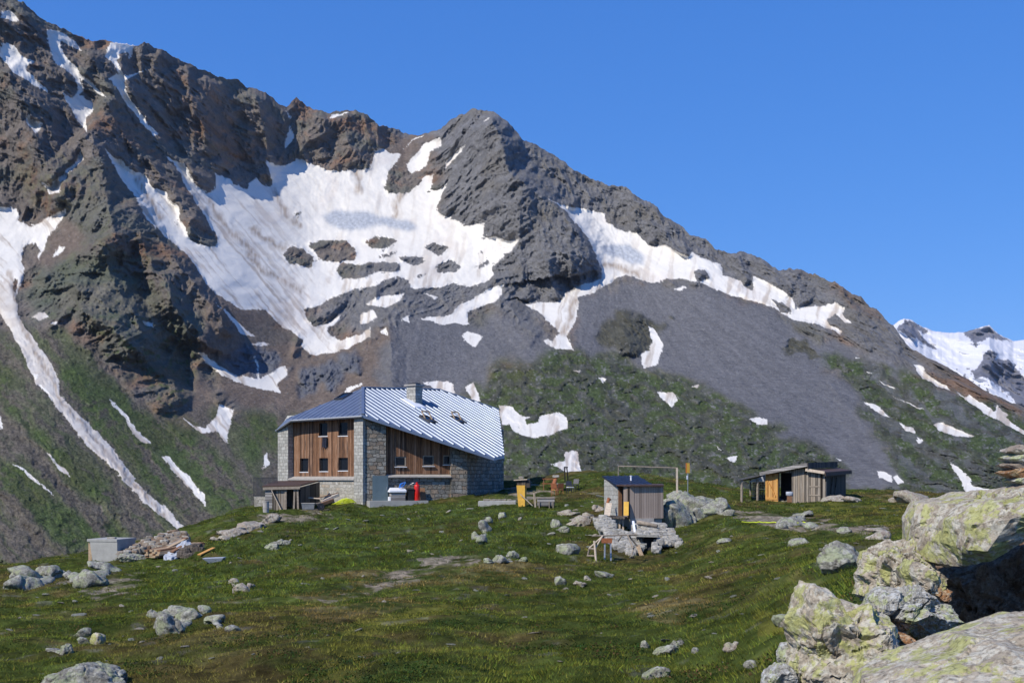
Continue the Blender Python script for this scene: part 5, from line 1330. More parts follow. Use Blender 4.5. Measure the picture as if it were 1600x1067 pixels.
    chair(891, 87, 'white', 'darkmetal', 'chair', 'black chair with a white cushion right of the garden table', 20, 'chairs on the terrace')
    chair(898, 88, 'cloth', 'darkmetal', 'chair', 'black empty chair at the right end of the terrace', -30, 'chairs on the terrace')
    # leaning post with a capstone
    f = FX(864, 89.5, 0); b = MB(); b.tube([(0, 0, -.2), (.10, 0, .45), (.22, .02, 1.0)], [.20, .17, .15], 10)
    t = thing('wooden_post', 'thick leaning reddish wooden post with a flat grey cap behind the chairs', 'post', org(f))
    b.build('post', M['redwood'], t, f, smooth=True)
    b = MB(); b.stone((.22, .02, 1.10), (.26, .2, .10), 3, 2); b.build('cap', M['gravelstone'], t, f)
    f = FX(884, 97, 10); zz = org(f).z; h = (HY - 729) / F * 97 - zz
    t = thing('stool', 'small black stool standing alone on the crest behind the terrace', 'stool', org(f))
    b = MB(); b.box(-.14, .16, -.14, .14, h - .10, h); b.build('seat', M['black'], t, f)
    for x0, x1, y in ((-.06, -.1, -.1), (.22, .1, -.1), (-.06, -.1, .1), (.22, .1, .1)):
        b = MB(); b.beam((x0, y, -.1), (x1, y, h - .102), .045); b.build('leg', M['black'], t, f)
build_yard()

# ------------------------------------------------------------------ the small shed on its heap of stones
def build_small_shed():
    Lf = Facade(944, 66.2, 984, 62.0, -2.75); Ff = Facade(984, 62.0, 1036.5, 62.6, -2.75)
    t = thing('stone_shed', 'small stone and larch shed with a dark blue roof standing on a stone heap', 'shed', (Lf.o.x + 2, Lf.o.y, -2.75))
    z = lambda py, d: (HY - py) / F * d + 2.75
    zfl = z(807, 63)
    A0 = at(941, 743.5, 66.9); A1 = at(964, 758.5, 63.4); A2 = at(1019, 756, 65.0); A3 = at(996, 743, 68.5)
    mb = MB(); mb.slab([A1, A2, A3, A0], (0, 0, -.09)); rf = mb.build('roof', M['navyroof'], t)
    pl = plane3(A1, A2, A0)
    rb = MB(); ribs(rb, [A1, A2, A3, A0], pl, .42, .03, .02); rb.build('ribs', M['navyroof'], rf)
    vp = on_plane(pl, 986, 750); mb = MB(); mb.lathe([(.05, -.05), (.05, .22), (.075, .225), (.075, .27)], 12, tuple(vp)); mb.build('vent_pipe', M['white'], rf)
    topL = lambda x, y: plane_z(pl, x, y) - .10
    mb = MB(); Lf.prism(mb, 0, Lf.s(965.5), 0, .4, 0, topL); mb.build('stone_wall', M['blockwork'], t, Lf.m)
    mb = MB(); a, b = Lf.s(965.6), Lf.s(974)
    Lf.prism(mb, a, a + .11, .02, .2, zfl - .1, topL); mb.box(b - .05, b, .02, .2, zfl - .1, z(762, 63)); fr = mb.build('door_frame', M['brownwood'], t, Lf.m)
    mb = MB(); Lf.prism(mb, a + .11, b - .05, .5, .55, zfl, topL); mb.build('doorway', M['black'], t, Lf.m)  # black sheet stands in for the shade inside the open door
    zt = z(759.6, 62.5)
    mb = MB(); mb.box(Lf.s(974.1), Lf.len - .004, 0, .25, zfl - .05, zt); mb.build('side_cladding', M['larch'], t, Lf.m)
    zb = z(809.5, 62.5)
    mb = MB(); mb.box(0, Ff.len, .0, .3, zb, zt); mb.build('front_cladding', M['larch'], t, Ff.m)
    mb = MB(); mb.box(Ff.len - .3, Ff.len - .003, .31, 3.2, zb, zt); mb.build('end_cladding', M['larch'], t, Ff.m)
    fl = MB(); q = [at(963, 759, 63.4), at(984.0, 759.3, 61.80), at(1037.5, 757.6, 62.42), at(1036, 756, 66.2), at(985, 757, 65.5)]
    zz = (HY - 758.8) / F * 62.3
    q = [Vector((p.x, p.y, zz + .03 + (p.y - 61) * .012)) for p in q]
    fl.slab(q, (0, 0, -.075)); fl.build('flat_roof', M['rustroof'], t)
    mb = MB(); mb.box(.2, Ff.len - .03, .12, 3.0, z(822, 62.5), zb - .01); mb.build('base_slab', M['ledge'], t, Ff.m)
    mb = MB(); mb.box(Lf.s(974), Lf.len + .02, .03, 1.4, z(829, 62), zfl - .06); mb.build('foundation', M['ledge'], t, Lf.m)
    # deck in front of the door
    D = MB(); c = [at(930, 806.5, 62.5), at(976, 808.5, 60.8), at(980, 806.5, 62.2), at(950, 805.6, 65)]
    zz = c[0].z; D.slab([Vector((p.x, p.y, zz)) for p in c], (0, 0, -.08))
    dk = D.build('deck', M['darkboards'], t)
    for px in (945, 968, 973.5):
        mb = MB(); p = at(px, 808.5, 61.6); mb.beam((p.x, p.y, zz - 1.0), (p.x, p.y, zz - .082), .09); mb.build('deck_post', M['palewood'], dk)
    # boards leaning at the door
    def lean(p0, p1, w, dpt, mat, name, label, th=.04):
        a = at(*p0); b = at(*p1); s = Vector((w, -.12 * w, 0)); back = Vector((.0, .05, 0))
        m = MB(); m.hexa([a, a + s, a + s + back, a + back], [b, b + s, b + s + back, b + back])
        o = m.build(name, M[mat], None); o['label'] = label; o['category'] = 'board'
    lean((944, 805.5, 62.2), (947, 785.5, 63.0), .32, .04, 'palewood', 'board', 'pale board propped against the stone wall on the shed deck')
    lean((974.5, 805, 61.5), (974.8, 783.5, 61.9), .26, .04, 'yellow', 'board', 'short yellow board propped beside the open shed door')
    m = MB(); m.tube([at(949, 788, 63.4), at(951, 779, 63.8), at(953.5, 782, 63.8)], .09, 8); o = m.build('sack', M['redwood'], None, smooth=True); o['label'] = 'rusty red bag standing behind the pale board on the deck'; o['category'] = 'bag'
build_small_shed()

def stone_heap(name, label, cat, polys, seed, mat, size, group=None, flat=.9):
    """stones packed over an outline of the photograph; polys = (outline, distance at its foot, distance at its top)"""
    rr = random.Random(seed); mb = MB(); c0 = None
    for poly, d0, d1, n in polys:
        xs = [p[0] for p in poly]; ys = [p[1] for p in poly]
        k = 0; tries = 0
        while k < n and tries < 40 * n:
            tries += 1
            px = rr.uniform(min(xs), max(xs)); py = rr.uniform(min(ys), max(ys))
            if not in_poly(np.array([px]), np.array([py]), poly)[0]: continue
            u = (py - max(ys)) / (min(ys) - max(ys)); d = d0 + (d1 - d0) * u + rr.uniform(-.12, .12)
            p = at(px, py, d); s = size * rr.uniform(.6, 1.35)
            c0 = c0 or Vector(p)
            mb.stone(p, (s * rr.uniform(.85, 1.3), s * rr.uniform(.85, 1.2), s * flat * rr.uniform(.85, 1.25)), rr.random(), 2); k += 1
        # earth core so that nothing shows through the gaps
        cx = sum(xs) / len(xs); cy = sum(ys) / len(ys)
        f = [at(cx + (x - cx) * .86, cy + (y - cy) * .80, d0 + (d1 - d0) * (y - max(ys)) / (min(ys) - max(ys)) + .40) for x, y in poly]
        mb.slab(f, (0, 1.0, -.4))
    o = mb.build(name, mat, None); o['label'] = label; o['category'] = cat
    if group: o['group'] = group
    return o
stone_heap('stone_heap', 'heap of pale angular stones under the deck of the small shed', 'stone heap', [(PL('931,812 945,808 962,822 972,832 996,838 998,868 985,866 968,858 958,852 948,832 936,826'), 55.9, 61.2, 300)], 3, M['gravelstone'], .15)
stone_heap('dry_stone_wall', 'dry stone wall with a dark hole below the front of the small shed', 'stone wall', [(PL('992,822 1010,819 1036,820 1050,832 1064,848 1064,853 1044,850 1024,846 1022,836 1006,836 1006,858 996,862 992,850'), 56.3, 61.0, 300), (PL('1022,846 1032,846 1030,862 1022,862'), 56.2, 57.2, 18)], 5, M['gravelstone'], .15)
def build_shed_yard():
    mb = MB(); a, b = at(1004, 836.5, 57.4), at(1024, 836, 57.4)
    mb.slab([at(1005, 836, 57.6), at(1026, 836, 57.6), at(1026, 862, 57.2), at(1005, 862, 57.2)], (0, .8, 0))  # solid black slab painted in for the shade of the cavity
    o = mb.build('hole_shade_slab', M['black'], None); o['label'] = 'black slab standing in for the shade in the hole of the dry stone wall'; o['category'] = 'opening'
    mb = MB(); mb.slab([at(994, 834.5, 56.9), at(1028, 835.5, 56.9), at(1029, 835, 58.2), at(994, 834, 58.2)], (0, 0, -.12))
    o = mb.build('stone_lintel', M['gravelstone'], None); o['label'] = 'flat stone slab bridging the dark hole in the dry stone wall'; o['category'] = 'slab'
    mb = MB(); mb.tube([at(996, 815.5, 60.2), at(1010, 818, 60.0), at(1027, 821.5, 59.6)], [.12, .11, .09], 9)
    o = mb.build('log', M['wood'], None, smooth=True); o['label'] = 'grey log lying across the stones under the shed front'; o['category'] = 'log'
    mb = MB(); mb.beam(at(989.2, 814.5, 60.2), at(992, 832, 59.4), .11, .09)
    o = mb.build('post', M['white'], None); o['label'] = 'short white post standing in the stones at the shed corner'; o['category'] = 'post'
    mb = MB(); mb.beam(at(996.5, 851.5, 56.4), at(1003, 869, 56.0), .17, .12)
    o = mb.build('beam', M['osb'], None, bevel=.01); o['label'] = 'pinkish split beam leaning on the stones beside the sawhorse'; o['category'] = 'beam'
    # sawhorse of poles
    t = thing('pole_trestle', 'trestle of thin bleached poles with a ladder end in front of the stone heap', 'trestle', ground_at(932, 881))
    d = 53.0
    def pole(nm, a, b, r, mat='wood'):
        m = MB(); m.tube([at(*a), at(*b)], r, 7); m.build(nm, M[mat], t)
    pole('top_pole', (925, 837.2, d), (996, 835, d + .3), .038)
    pole('post', (928.6, 844.5, d - .25), (931.8, 880.8, d - .4), .052, 'palewood')
    pole('post', (920.8, 856, d + .25), (916.8, 879, d + .45), .045)
    for a, b in (((920.2, 856.8), (930.4, 857.3)), ((917.6, 868), (930.8, 868.2)), ((916.2, 877.5), (931.4, 880))):
        pole('rung', (*a, d + .2), (*b, d - .3), .04)
    pole('brace', (942, 837, d), (921, 856, d + .2), .036, 'palewood'); pole('brace', (941, 838, d), (929.5, 857.5, d - .25), .036, 'palewood')
    pole('leg', (981, 836, d + .2), (989.5, 856, d - .1), .042); pole('leg', (991, 853, d + .1), (986, 869.5, d - .3), .036); pole('leg', (982, 836, d + .3), (996, 853, d + .5), .04)
    pole('leg', (972, 836, d + .3), (966, 845, d + .4), .03)
    t2 = thing('stand', 'slim grey legged stand with a reddish head under the trestle pole', 'stand', ground_at(950, 876))
    m = MB(); m.box(-.28, .20, -.12, .12, 0, .22); f = frame_of(at(949.5, 843, d + .9), (1, 0.05)); f.col[3][2] -= .15; m.build('head', M['redwood'], t2, f)
    for px, q in ((945, 944.6), (954, 954.5)):
        m = MB(); m.beam(at(px, 843.5, d + .9), at(q, 876, d + .7), .07); m.build('leg', M['steel'], t2)
build_shed_yard()

# ------------------------------------------------------------------ gantry post and waymark sign on the outcrop
def build_signs():
    d = 71.0
    b = at(1058, 768, d); t = thing('pole_gantry', 'pale wooden pole with a long thin arm behind the small shed', 'gantry', b)
    m = MB(); m.beam(at(1058, 770, d), at(1057.6, 730.5, d), .11); m.build('post', M['palewood'], t)
    m = MB(); m.tube([at(1058.8, 730.8, d), at(1020, 729.6, d + .2), at(985, 728.4, d + .5), at(966, 728.2, d + .7)], .035, 6); m.build('arm', M['wood'], t)
    m = MB(); m.tube([at(966.2, 728.4, d + .7), at(966.2, 752, d + .7), at(966.2, 770, d + .7)], .03, 6); m.build('stay', M['wood'], t)
    b = at(1074.6, 770, d); t = thing('waymark_sign', 'tall narrow yellow waymark sign on a thin pole above the outcrop', 'sign', b)
    m = MB(); m.tube([at(1074.6, 772, d), at(1075, 724, d)], .028, 8); m.build('pole', M['steel'], t)
    f = frame_of(at(1072.7, 738.8, d - .06), (1, .35))
    m = MB(); m.box(0, .22, -.015, .015, 0, .62); bd = m.build('board', M['yellow'], t, f)
    m = MB(); m.box(-.035, -.003, -.017, .017, 0, .62); m.build('edge', plain('orange red paint', (.60, .12, .02), .6), bd, f)
    f = frame_of(at(1072.6, 748.6, d - .06), (1, .35)); m = MB(); m.box(0, .10, -.012, .012, 0, .24); m.build('plate', M['white'], t, f)
build_signs()

# ------------------------------------------------------------------ the wooden shed at the right
def build_wood_shed():
    zg = -1.75
    Ff = Facade(1196, 80.6, 1259, 78.4, zg); Gf = Facade(1259, 78.4, 1289, 77.6, zg); Hf = Facade(1289, 77.6, 1326, 82.5, zg)
    t = thing('wooden_shed', 'grey plank shed with an orange door and stepped lean-to roofs', 'shed', (Ff.o.x + 2, Ff.o.y, zg))
    z = lambda py, d: (HY - py) / F * d - zg
    a0 = at(1187, 737.5, 80.4); a1 = at(1261, 723, 77.8)
    # main roof, its two front corners and two rear corners
    b1 = at(1307.5, 721.5, 83.5); b0 = at(1226, 735.5, 87)
    mb = MB(); mb.slab([a0, a1, b1, b0], (0, 0, -.16)); rf = mb.build('roof', M['feltroof'], t)
    pl = plane3(a0, a1, b0)
    mb = MB(); up = Vector((0, 0, .0)); dn = Vector((0, -.02, -.12)); mb.beam(a0 + dn, a1 + dn, .05, .24); mb.build('fascia', M['greylap'], rf)
    mb = MB(); o2 = Vector((.04, 0, -.19)); mb.beam(a1 + o2, b1 + o2, .06, .42); mb.build('fascia', M['darkboards'], rf)  # darker boards put the shade of the right gable into the colour
    under = lambda x, y: plane_z(pl, x, y) - .2
    dz0, dz1 = z(782.5, 79.5), z(738, 79)
    s0, s1, s2 = Ff.s(1216), Ff.s(1237), Ff.len
    mb = MB(); Ff.prism(mb, s1, s2, 0, .12, -.2, under); mb.build('front_wall', M['greyboards'], t, Ff.m)
    mb = MB(); Ff.prism(mb, 0, s0, .06, .16, -.2, under); mb.build('front_wall', M['darkboards'], t, Ff.m)
    mb = MB(); Ff.prism(mb, s0, s1, .03, .13, z(738.5, 79), under); mb.build('door_head', M['greyboards'], t, Ff.m)
    mb = MB(); Ff.prism(mb, s0 - .5, s1 + .5, 1.2, 1.25, -.1, under); mb.build('inner_wall', M['black'], t, Ff.m)  # black tone stands in for the shade inside the doorway
    # orange door with a Z brace
    w = s0 - .02; zd0, zd1 = .02, z(739.5, 80)
    mb = MB(); mb.box(.02, w, .0, .05, zd0, zd1); dr = mb.build('door', M['orangeboards'], t, Ff.m)
    mb = MB()
    for za in (zd0 + .14, zd1 - .42): mb.box(.02, w, -.035, -.003, za, za + .16)
    mb.box(.02, .15, -.035, -.003, zd0 + .302, zd1 - .422); mb.box(w - .13, w, -.035, -.003, zd0 + .302, zd1 - .422)
    mb.build('door_rail', M['orange'], dr, Ff.m)
    mb = MB(); mb.beam((.22, -.04, zd1 - .50), (w - .16, -.04, zd0 + .36), .05, .15, (0, 1, 0)); mb.build('door_brace', M['orange'], dr, Ff.m)
    # closed grey door under the white eave board
    mb = MB(); mb.box(.02, Gf.len, .05, .17, -.1, z(738, 78)); mb.build('front_wall', M['greyboards'], t, Gf.m)
    mb = MB(); mb.box(Gf.s(1264), Gf.s(1282), .015, .046, .05, z(742, 78)); gd = mb.build('door', M['greyboards'], t, Gf.m)
    mb = MB()
    for za in (.45, 1.05): mb.box(Gf.s(1264) + .02, Gf.s(1282) - .02, -.015, .012, za, za + .09)
    mb.build('door_rail', M['wood'], gd, Gf.m)
    mb = MB(); mb.beam(at(1258.5, 733.6, 78.0), at(1288.5, 738.3, 77.3), .05, .19); mb.build('eave_board', M['palewood'], t)
    q = [at(1258.5, 733.2, 78.1), at(1289, 737.6, 77.3), at(1330, 734.5, 82.4), at(1308, 730.2, 84.6)]
    mb = MB(); mb.slab(q, (0, 0, -.10)); r2 = mb.build('side_roof', M['rustroof'], t)
    mb = MB(); mb.beam(q[1] + Vector((.02, -.02, -.16)), q[2] + Vector((.02, -.02, -.14)), .05, .22); mb.build('side_fascia', M['rustroof'], r2)
    mb = MB(); mb.box(.0, Hf.len, .2, .3, -.2, z(738, 80)); mb.build('end_wall', M['darkboards'], t, Hf.m)  # shade of this right-facing end is put into the dark boards
    mb = MB(); mb.box(.1, .28, -.04, .0, -.1, z(752, 78)); mb.box(.4, .58, .05, .09, -.1, z(754, 78)); mb.build('loose_boards', M['greyboards'], t, Hf.m)
    for s in (1.6, 2.6): 
        mb = MB(); mb.beam((s, .12, -.1), (s + .5, .1, z(745, 80)), .07); mb.build('strut', M['darkboards'], t, Hf.m)
    # left lean-to with posts
    c = [at(1153, 747.8, 79.8), at(1186, 741.0, 80.6), at(1196, 741.5, 84.5), at(1166, 748, 84.5)]
    mb = MB(); mb.slab(c, (0, 0, -.13)); mb.build('side_roof', M['feltroof'], t)
    for px, d, r in ((1158.8, 80.1, .085), (1172.5, 83.8, .07), (1183.5, 80.8, .08)):
        p = at(px, 750, d); m = MB(); m.tube([(p.x, p.y, gz(p.x, p.y) - .2), (p.x + .01, p.y, (HY - 748) / F * d)], r, 8); m.build('post', M['wood'], t)
    m = MB(); m.hexa([at(1170, 753, 81), at(1196, 751.5, 80.9), at(1196, 751.5, 81.0), at(1170, 753, 81.1)], [at(1176, 749, 81), at(1196, 743, 80.9), at(1196, 743, 81.0), at(1176, 749, 81.1)]); m.build('eave_sheet', M['tarp'], t)
    # stacked firewood under it
    rr = random.Random(8); m = MB(); d = 81.8
    for row in range(9):
        for kx in range(5):
            x0 = 1179 + kx * 3.6 + rr.uniform(-.4, .4); py = 784 - row * 3.7 + rr.uniform(-.3, .3)
            p = at(x0, py, d + rr.uniform(-.06, .06)); r = rr.uniform(.06, .085)
            m.tube([p, p + Vector((rr.uniform(-.02, .02), .5, rr.uniform(-.02, .02)))], r, 7)
    o = m.build('firewood_stack', M['osb'], None); o['label'] = 'stack of split firewood under the left lean-to of the plank shed'; o['category'] = 'firewood'
    # bundle on a box in the doorway
    f = FX(1233.5, 78.2, -10); f.col[3][2] = zg + .02
    m = MB(); m.box(-.16, .16, -.15, .15, 0, .42); o = m.build('crate', M['brownwood'], None, f); o['label'] = 'small brown crate standing in the dark shed doorway'; o['category'] = 'crate'
    m = MB(); m.stone((0, 0, .57), (.24, .18, .17), 21, 2); o = m.build('bundle', M['tarp'], None, f, smooth=True); o['label'] = 'pale blue cloth bundle on the crate in the shed doorway'; o['category'] = 'bundle'
    # yellow line on the meadow
    pts = []
    for i in range(24):
        p = ground_at(1159 + i * 4.6, 819 + i * .07); pts.append((p.x, p.y, p.z + .10))
    m = MB(); m.tube(pts, .030, 6); o = m.build('hose', M['lime'], None, smooth=True); o['label'] = 'straight pale yellow hose stretched over the meadow before the plank shed'; o['category'] = 'hose'
build_wood_shed()

# ------------------------------------------------------------------ concrete block, rubble and building waste at the left
def build_left_heap():
    d = 66.5; fr = FX(137, d, 0); k = ppm(d)
    z = lambda py: (HY - py) / F * d - org(fr).z
    fr2 = Facade(136.5, 66.6, 183, 66.2, org(fr).z)
    t = thing('concrete_bunker', 'pale concrete block with an overhanging top at the edge of the meadow', 'concrete block', org(fr))
    m = MB(); s = lambda px: fr2.s(px)
    w = s(183)
    m.hexa([(s(147), 0, -.6), (w, 0, -.6), (w, 2.0, -.6), (s(147), 2.0, -.6)], [(s(140), 0, z(846)), (w, 0, z(846)), (w, 2.0, z(846)), (s(140), 2.0, z(846))]); m.build('body', M['concrete'], t, fr2.m)
    m = MB(); m.box(-.02, w + .002, -.03, 2.1, z(846) + .002, z(842)); m.build('top_slab', M['concrete'], t, fr2.m, bevel=.01)
    m = MB(); m.box(.0, .22, .1, .2, -.5, z(848)); m.build('prop_board', M['osb'], t, fr2.m)
    m = MB(); m.box(s(141), s(147) - .05, .12, .9, -.5, z(847)); m.build('prop_wall', M['darkboards'], t, fr2.m)
    for i, px in enumerate((165, 170)):
        m = MB(); m.stone((s(px), .5, z(842) + .05), (.2 - .05 * i, .16, .06), 60 + i, 2); o = m.build('stone', M['gravelstone'], None, fr2.m); o['label'] = 'flat grey stone lying on top of the concrete block'; o['category'] = 'stone'; o['group'] = 'stones on the concrete block'
    stone_heap('rubble_heap', 'heap of brown and grey rubble beside the concrete block', 'rubble heap', [(PL('184,864 200,858 216,852 230,842 250,836 270,830 284,831 297,838 290,848 270,852 250,857 228,859 200,866'), 66.3, 69.0, 230)], 13, M['rubble'], .15)
    # boards in a stack, seen by their orange ends
    f = FX(225, 64.5, -12); t = thing('timber_stack', 'stack of split orange brown planks in front of the rubble heap', 'timber stack', org(f))
    zz = org(f).z; rr = random.Random(3); k = ppm(64.5); w = 25 / k; m = MB(); m2 = MB()
    for r in range(4):
        for c in range(4):
            x = c * w / 4 + rr.uniform(0, .03); y = rr.uniform(0, .2)
            zb = (HY - 871) / F * 64.5 - zz + r * .115
            (m if (r + c) % 3 else m2).hexa([(x, y, zb), (x + w / 4 - .02, y, zb), (x + w / 4 + 1.6, y + 2.2, zb + .32), (x + 1.6, y + 2.2, zb + .32)], [(x, y, zb + .1), (x + w / 4 - .02, y, zb + .1), (x + w / 4 + 1.6, y + 2.2, zb + .42), (x + 1.6, y + 2.2, zb + .42)])
    m.build('plank_layer', M['osb'], t, f); m2.build('plank_layer', M['brownwood'], t, f)
    for i, (a, b, mat, lab) in enumerate((((252, 863, 64.8), (291, 840, 66.5), 'brownwood', 'long brown plank lying topmost across the rubble slope'), ((257, 858, 64.9), (288, 842.5, 66.2), 'osb', 'tan plank lying between the brown planks on the rubble'), ((262, 853, 65.4), (283, 843, 66.4), 'wood', 'short grey plank nearest the rubble stones'), ((268, 862, 64.4), (296, 846, 65.8), 'brownwood', 'brown plank half covered by the pale tarpaulin'))):
        m = MB(); m.beam(at(*a), at(*b), .26, .06); o = m.build('plank', M[mat], None); o['label'] = lab; o['category'] = 'plank'; o['group'] = 'planks on the rubble heap'
    # crumpled tarpaulin: a wavy sheet with thickness
    nx, ny = 26, 16
    cor = [((256, 878), (276, 876)), ((255, 868), (284, 870)), ((262, 862), (296, 862)), ((274, 854), (300, 852)), ((284, 845), (296, 842))]
    V = []
    for j in range(ny):
        u = j / (ny - 1) * (len(cor) - 1); q = min(int(u), len(cor) - 2); fu = u - q
        for i in range(nx):
            v = i / (nx - 1)
            L0 = np.array(cor[q][0]) * (1 - fu) + np.array(cor[q + 1][0]) * fu; R0 = np.array(cor[q][1]) * (1 - fu) + np.array(cor[q + 1][1]) * fu
            p = L0 * (1 - v) + R0 * v
            dd = 63.7 + 2.2 * j / (ny - 1) + .35 * float(noise2(p[0] / 6.0, p[1] / 4.0)) - .3 * math.sin(v * 3.14)
            V.append(at(p[0], p[1] + 1.2 * float(noise2(p[0] / 5 + 9, p[1] / 5)), dd))
    n = len(V); V2 = [p + Vector((0, .10, -.08)) for p in V]
    fs = [tuple(q) for q in grid_faces(ny, nx).tolist()]
    m = MB(); m.add(V + V2, fs + [tuple(n + i for i in f_[::-1]) for f_ in fs])
    o = m.build('tarpaulin', M['tarp'], None, smooth=True); o['label'] = 'crumpled pale blue tarpaulin thrown over waste timber'; o['category'] = 'tarpaulin'
    stone_heap('debris_heap', 'dark heap of waste poking out beside the tarpaulin', 'debris heap', [(PL('284,866 300,848 312,852 315,862 300,872 286,872'), 63.9, 65.2, 40)], 17, M['darkboards'], .2)
    m = MB(); m.beam(at(311, 866.5, 63.0), at(334, 855.5, 64.0), .26, .05); o = m.build('plank', M['orange'], None); o['label'] = 'single orange plank sloping up the grass right of the tarpaulin'; o['category'] = 'plank'
    p = ground_at(333, 879); f = frame_of(p, (1, .1)); k = ppm(p.y)
    m = MB(); m.hexa([(-.2, 0, -.05), (.35, 0, -.05), (.45, .4, -.05), (-.2, .4, -.05)], [(-.55, -.1, .22), (.55, -.1, .26), (.6, .5, .26), (-.5, .5, .22)]); o = m.build('basin', M['tarp'], None, f, bevel=.02); o['label'] = 'pale shallow basin lying tilted in the grass below the orange plank'; o['category'] = 'basin'
build_left_heap()

# ------------------------------------------------------------------ rocks
_ico = {}
def ico(sub):
    if sub not in _ico:
        bm = bmesh.new(); bmesh.ops.create_icosphere(bm, subdivisions=sub, radius=1)
        v = np.array([p.co[:] for p in bm.verts]); f = np.array([[q.index for q in t.verts] for t in bm.faces]); bm.free()
        _ico[sub] = (v / np.linalg.norm(v, axis=1)[:, None], f)
    return _ico[sub]
ROCK = dict(
 grey=lichen_rock('grey lichened rock', (.15, .142, .122), (.25, .24, .205), (.30, .33, .19), .55, 1.3, (.34, .335, .29), .02),
 bright=lichen_rock('yellow green lichened rock', (.24, .20, .145), (.39, .335, .255), (.34, .35, .10), .56, 2.6, (.45, .42, .34), .007),
 lump=lichen_rock('grey knobbly rock', (.24, .228, .195), (.36, .34, .295), (.36, .40, .16), .5, 4.0, (.46, .46, .43), .008),
 rust=lichen_rock('rust brown rock', (.20, .095, .04), (.33, .17, .08), (.34, .27, .14), .35, 4.0, (.38, .29, .2), .008),
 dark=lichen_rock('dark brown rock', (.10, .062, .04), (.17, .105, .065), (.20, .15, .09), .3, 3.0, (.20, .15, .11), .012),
 brown=lichen_rock('pale brown rock', (.20, .16, .125), (.31, .255, .20), (.34, .34, .22), .45, 1.6, (.38, .35, .30), .015),
)
def subdivide(v, f, levels):
    """split every triangle in four, new points on the middle of each edge: facets stay flat"""
    for _ in range(levels):
        e = np.sort(np.concatenate([f[:, [0, 1]], f[:, [1, 2]], f[:, [2, 0]]]), 1)
        u, inv = np.unique(e[:, 0].astype(np.int64) * len(v) + e[:, 1], return_inverse=True)
        mid = (v[u // len(v)] + v[u % len(v)]) / 2
        n = len(f); a, b, c = (inv[:n] + len(v), inv[n:2 * n] + len(v), inv[2 * n:] + len(v))
        v = np.concatenate([v, mid])
        f = np.concatenate([np.stack([f[:, 0], a, c], 1), np.stack([f[:, 1], b, a], 1), np.stack([f[:, 2], c, b], 1), np.stack([a, b, c], 1)])
    return v, f

def fine_noise(p, o, k0, octv, gain=.55):
    a, s, d = 1.0, k0, 0
    for _ in range(octv):
        d = d + a * noise3(p * s + o); a *= gain; s *= 2.1
    return d

def rock_shape(seed, sub, planes=16, amp=.10, lo=.60, strata=0.0):
    r = np.random.default_rng(seed)
    v, f = ico(2); v = v + r.normal(size=v.shape) * .06
    v /= np.linalg.norm(v, axis=1)[:, None]
    for _ in range(planes):
        n = r.normal(size=3); n /= np.linalg.norm(n); h = r.uniform(lo, .95)
        v = v - n * np.maximum(v @ n - h, 0)[:, None]
    o = r.uniform(0, 90, 3)
    nn = v / np.linalg.norm(v, axis=1)[:, None]
    v = v + nn * (amp * 1.1 * (noise3(v * 1.7 + o) + .6 * noise3(v * 4 + o) + .25 * r.normal(size=len(v))))[:, None]
    v, f = subdivide(v, f, max(0, sub - 2))
    nn = v / np.linalg.norm(v, axis=1)[:, None]
    d = .42 * fine_noise(v, o, 5.0, 2 + max(0, sub - 3)) - .7 * np.exp(-(noise3(v * 1.9 + o + 31) / .035) ** 2)
    if strata:
        ax = r.normal(size=3) * np.array([.5, .4, 1]); ax /= np.linalg.norm(ax)
        t = v @ ax * 5.5 + noise3(v * 1.5 + o) * .9
        d = d - strata * np.exp(-((t - np.round(t)) / .10) ** 2) * (0.4 + noise3(v * 2.2 + o + 5))
    return v + nn * (amp * d)[:, None], f

def fuse(v, f, voxel):
    """one closed skin round overlapping solids"""
    me = mesh_from_arrays('fuse', v, f)
    o = bpy.data.objects.new('fuse', me); COL.objects.link(o)
    m = o.modifiers.new('remesh', 'REMESH'); m.mode = 'VOXEL'; m.voxel_size = voxel
    dg = bpy.context.evaluated_depsgraph_get(); dg.update()
    ev = o.evaluated_get(dg); e = ev.to_mesh()
    n = len(e.vertices); co = np.empty(n * 3, np.float32); e.vertices.foreach_get('co', co); co = co.reshape(-1, 3)
    no = np.empty(n * 3, np.float32); e.vertices.foreach_get('normal', no); no = no.reshape(-1, 3)
    k = len(e.polygons); q = np.empty(k * 4, np.int32); e.polygons.foreach_get('vertices', q); q = q.reshape(-1, 4)
    ev.to_mesh_clear(); bpy.data.objects.remove(o); bpy.data.meshes.remove(me)
    return co.astype(float), no.astype(float), q

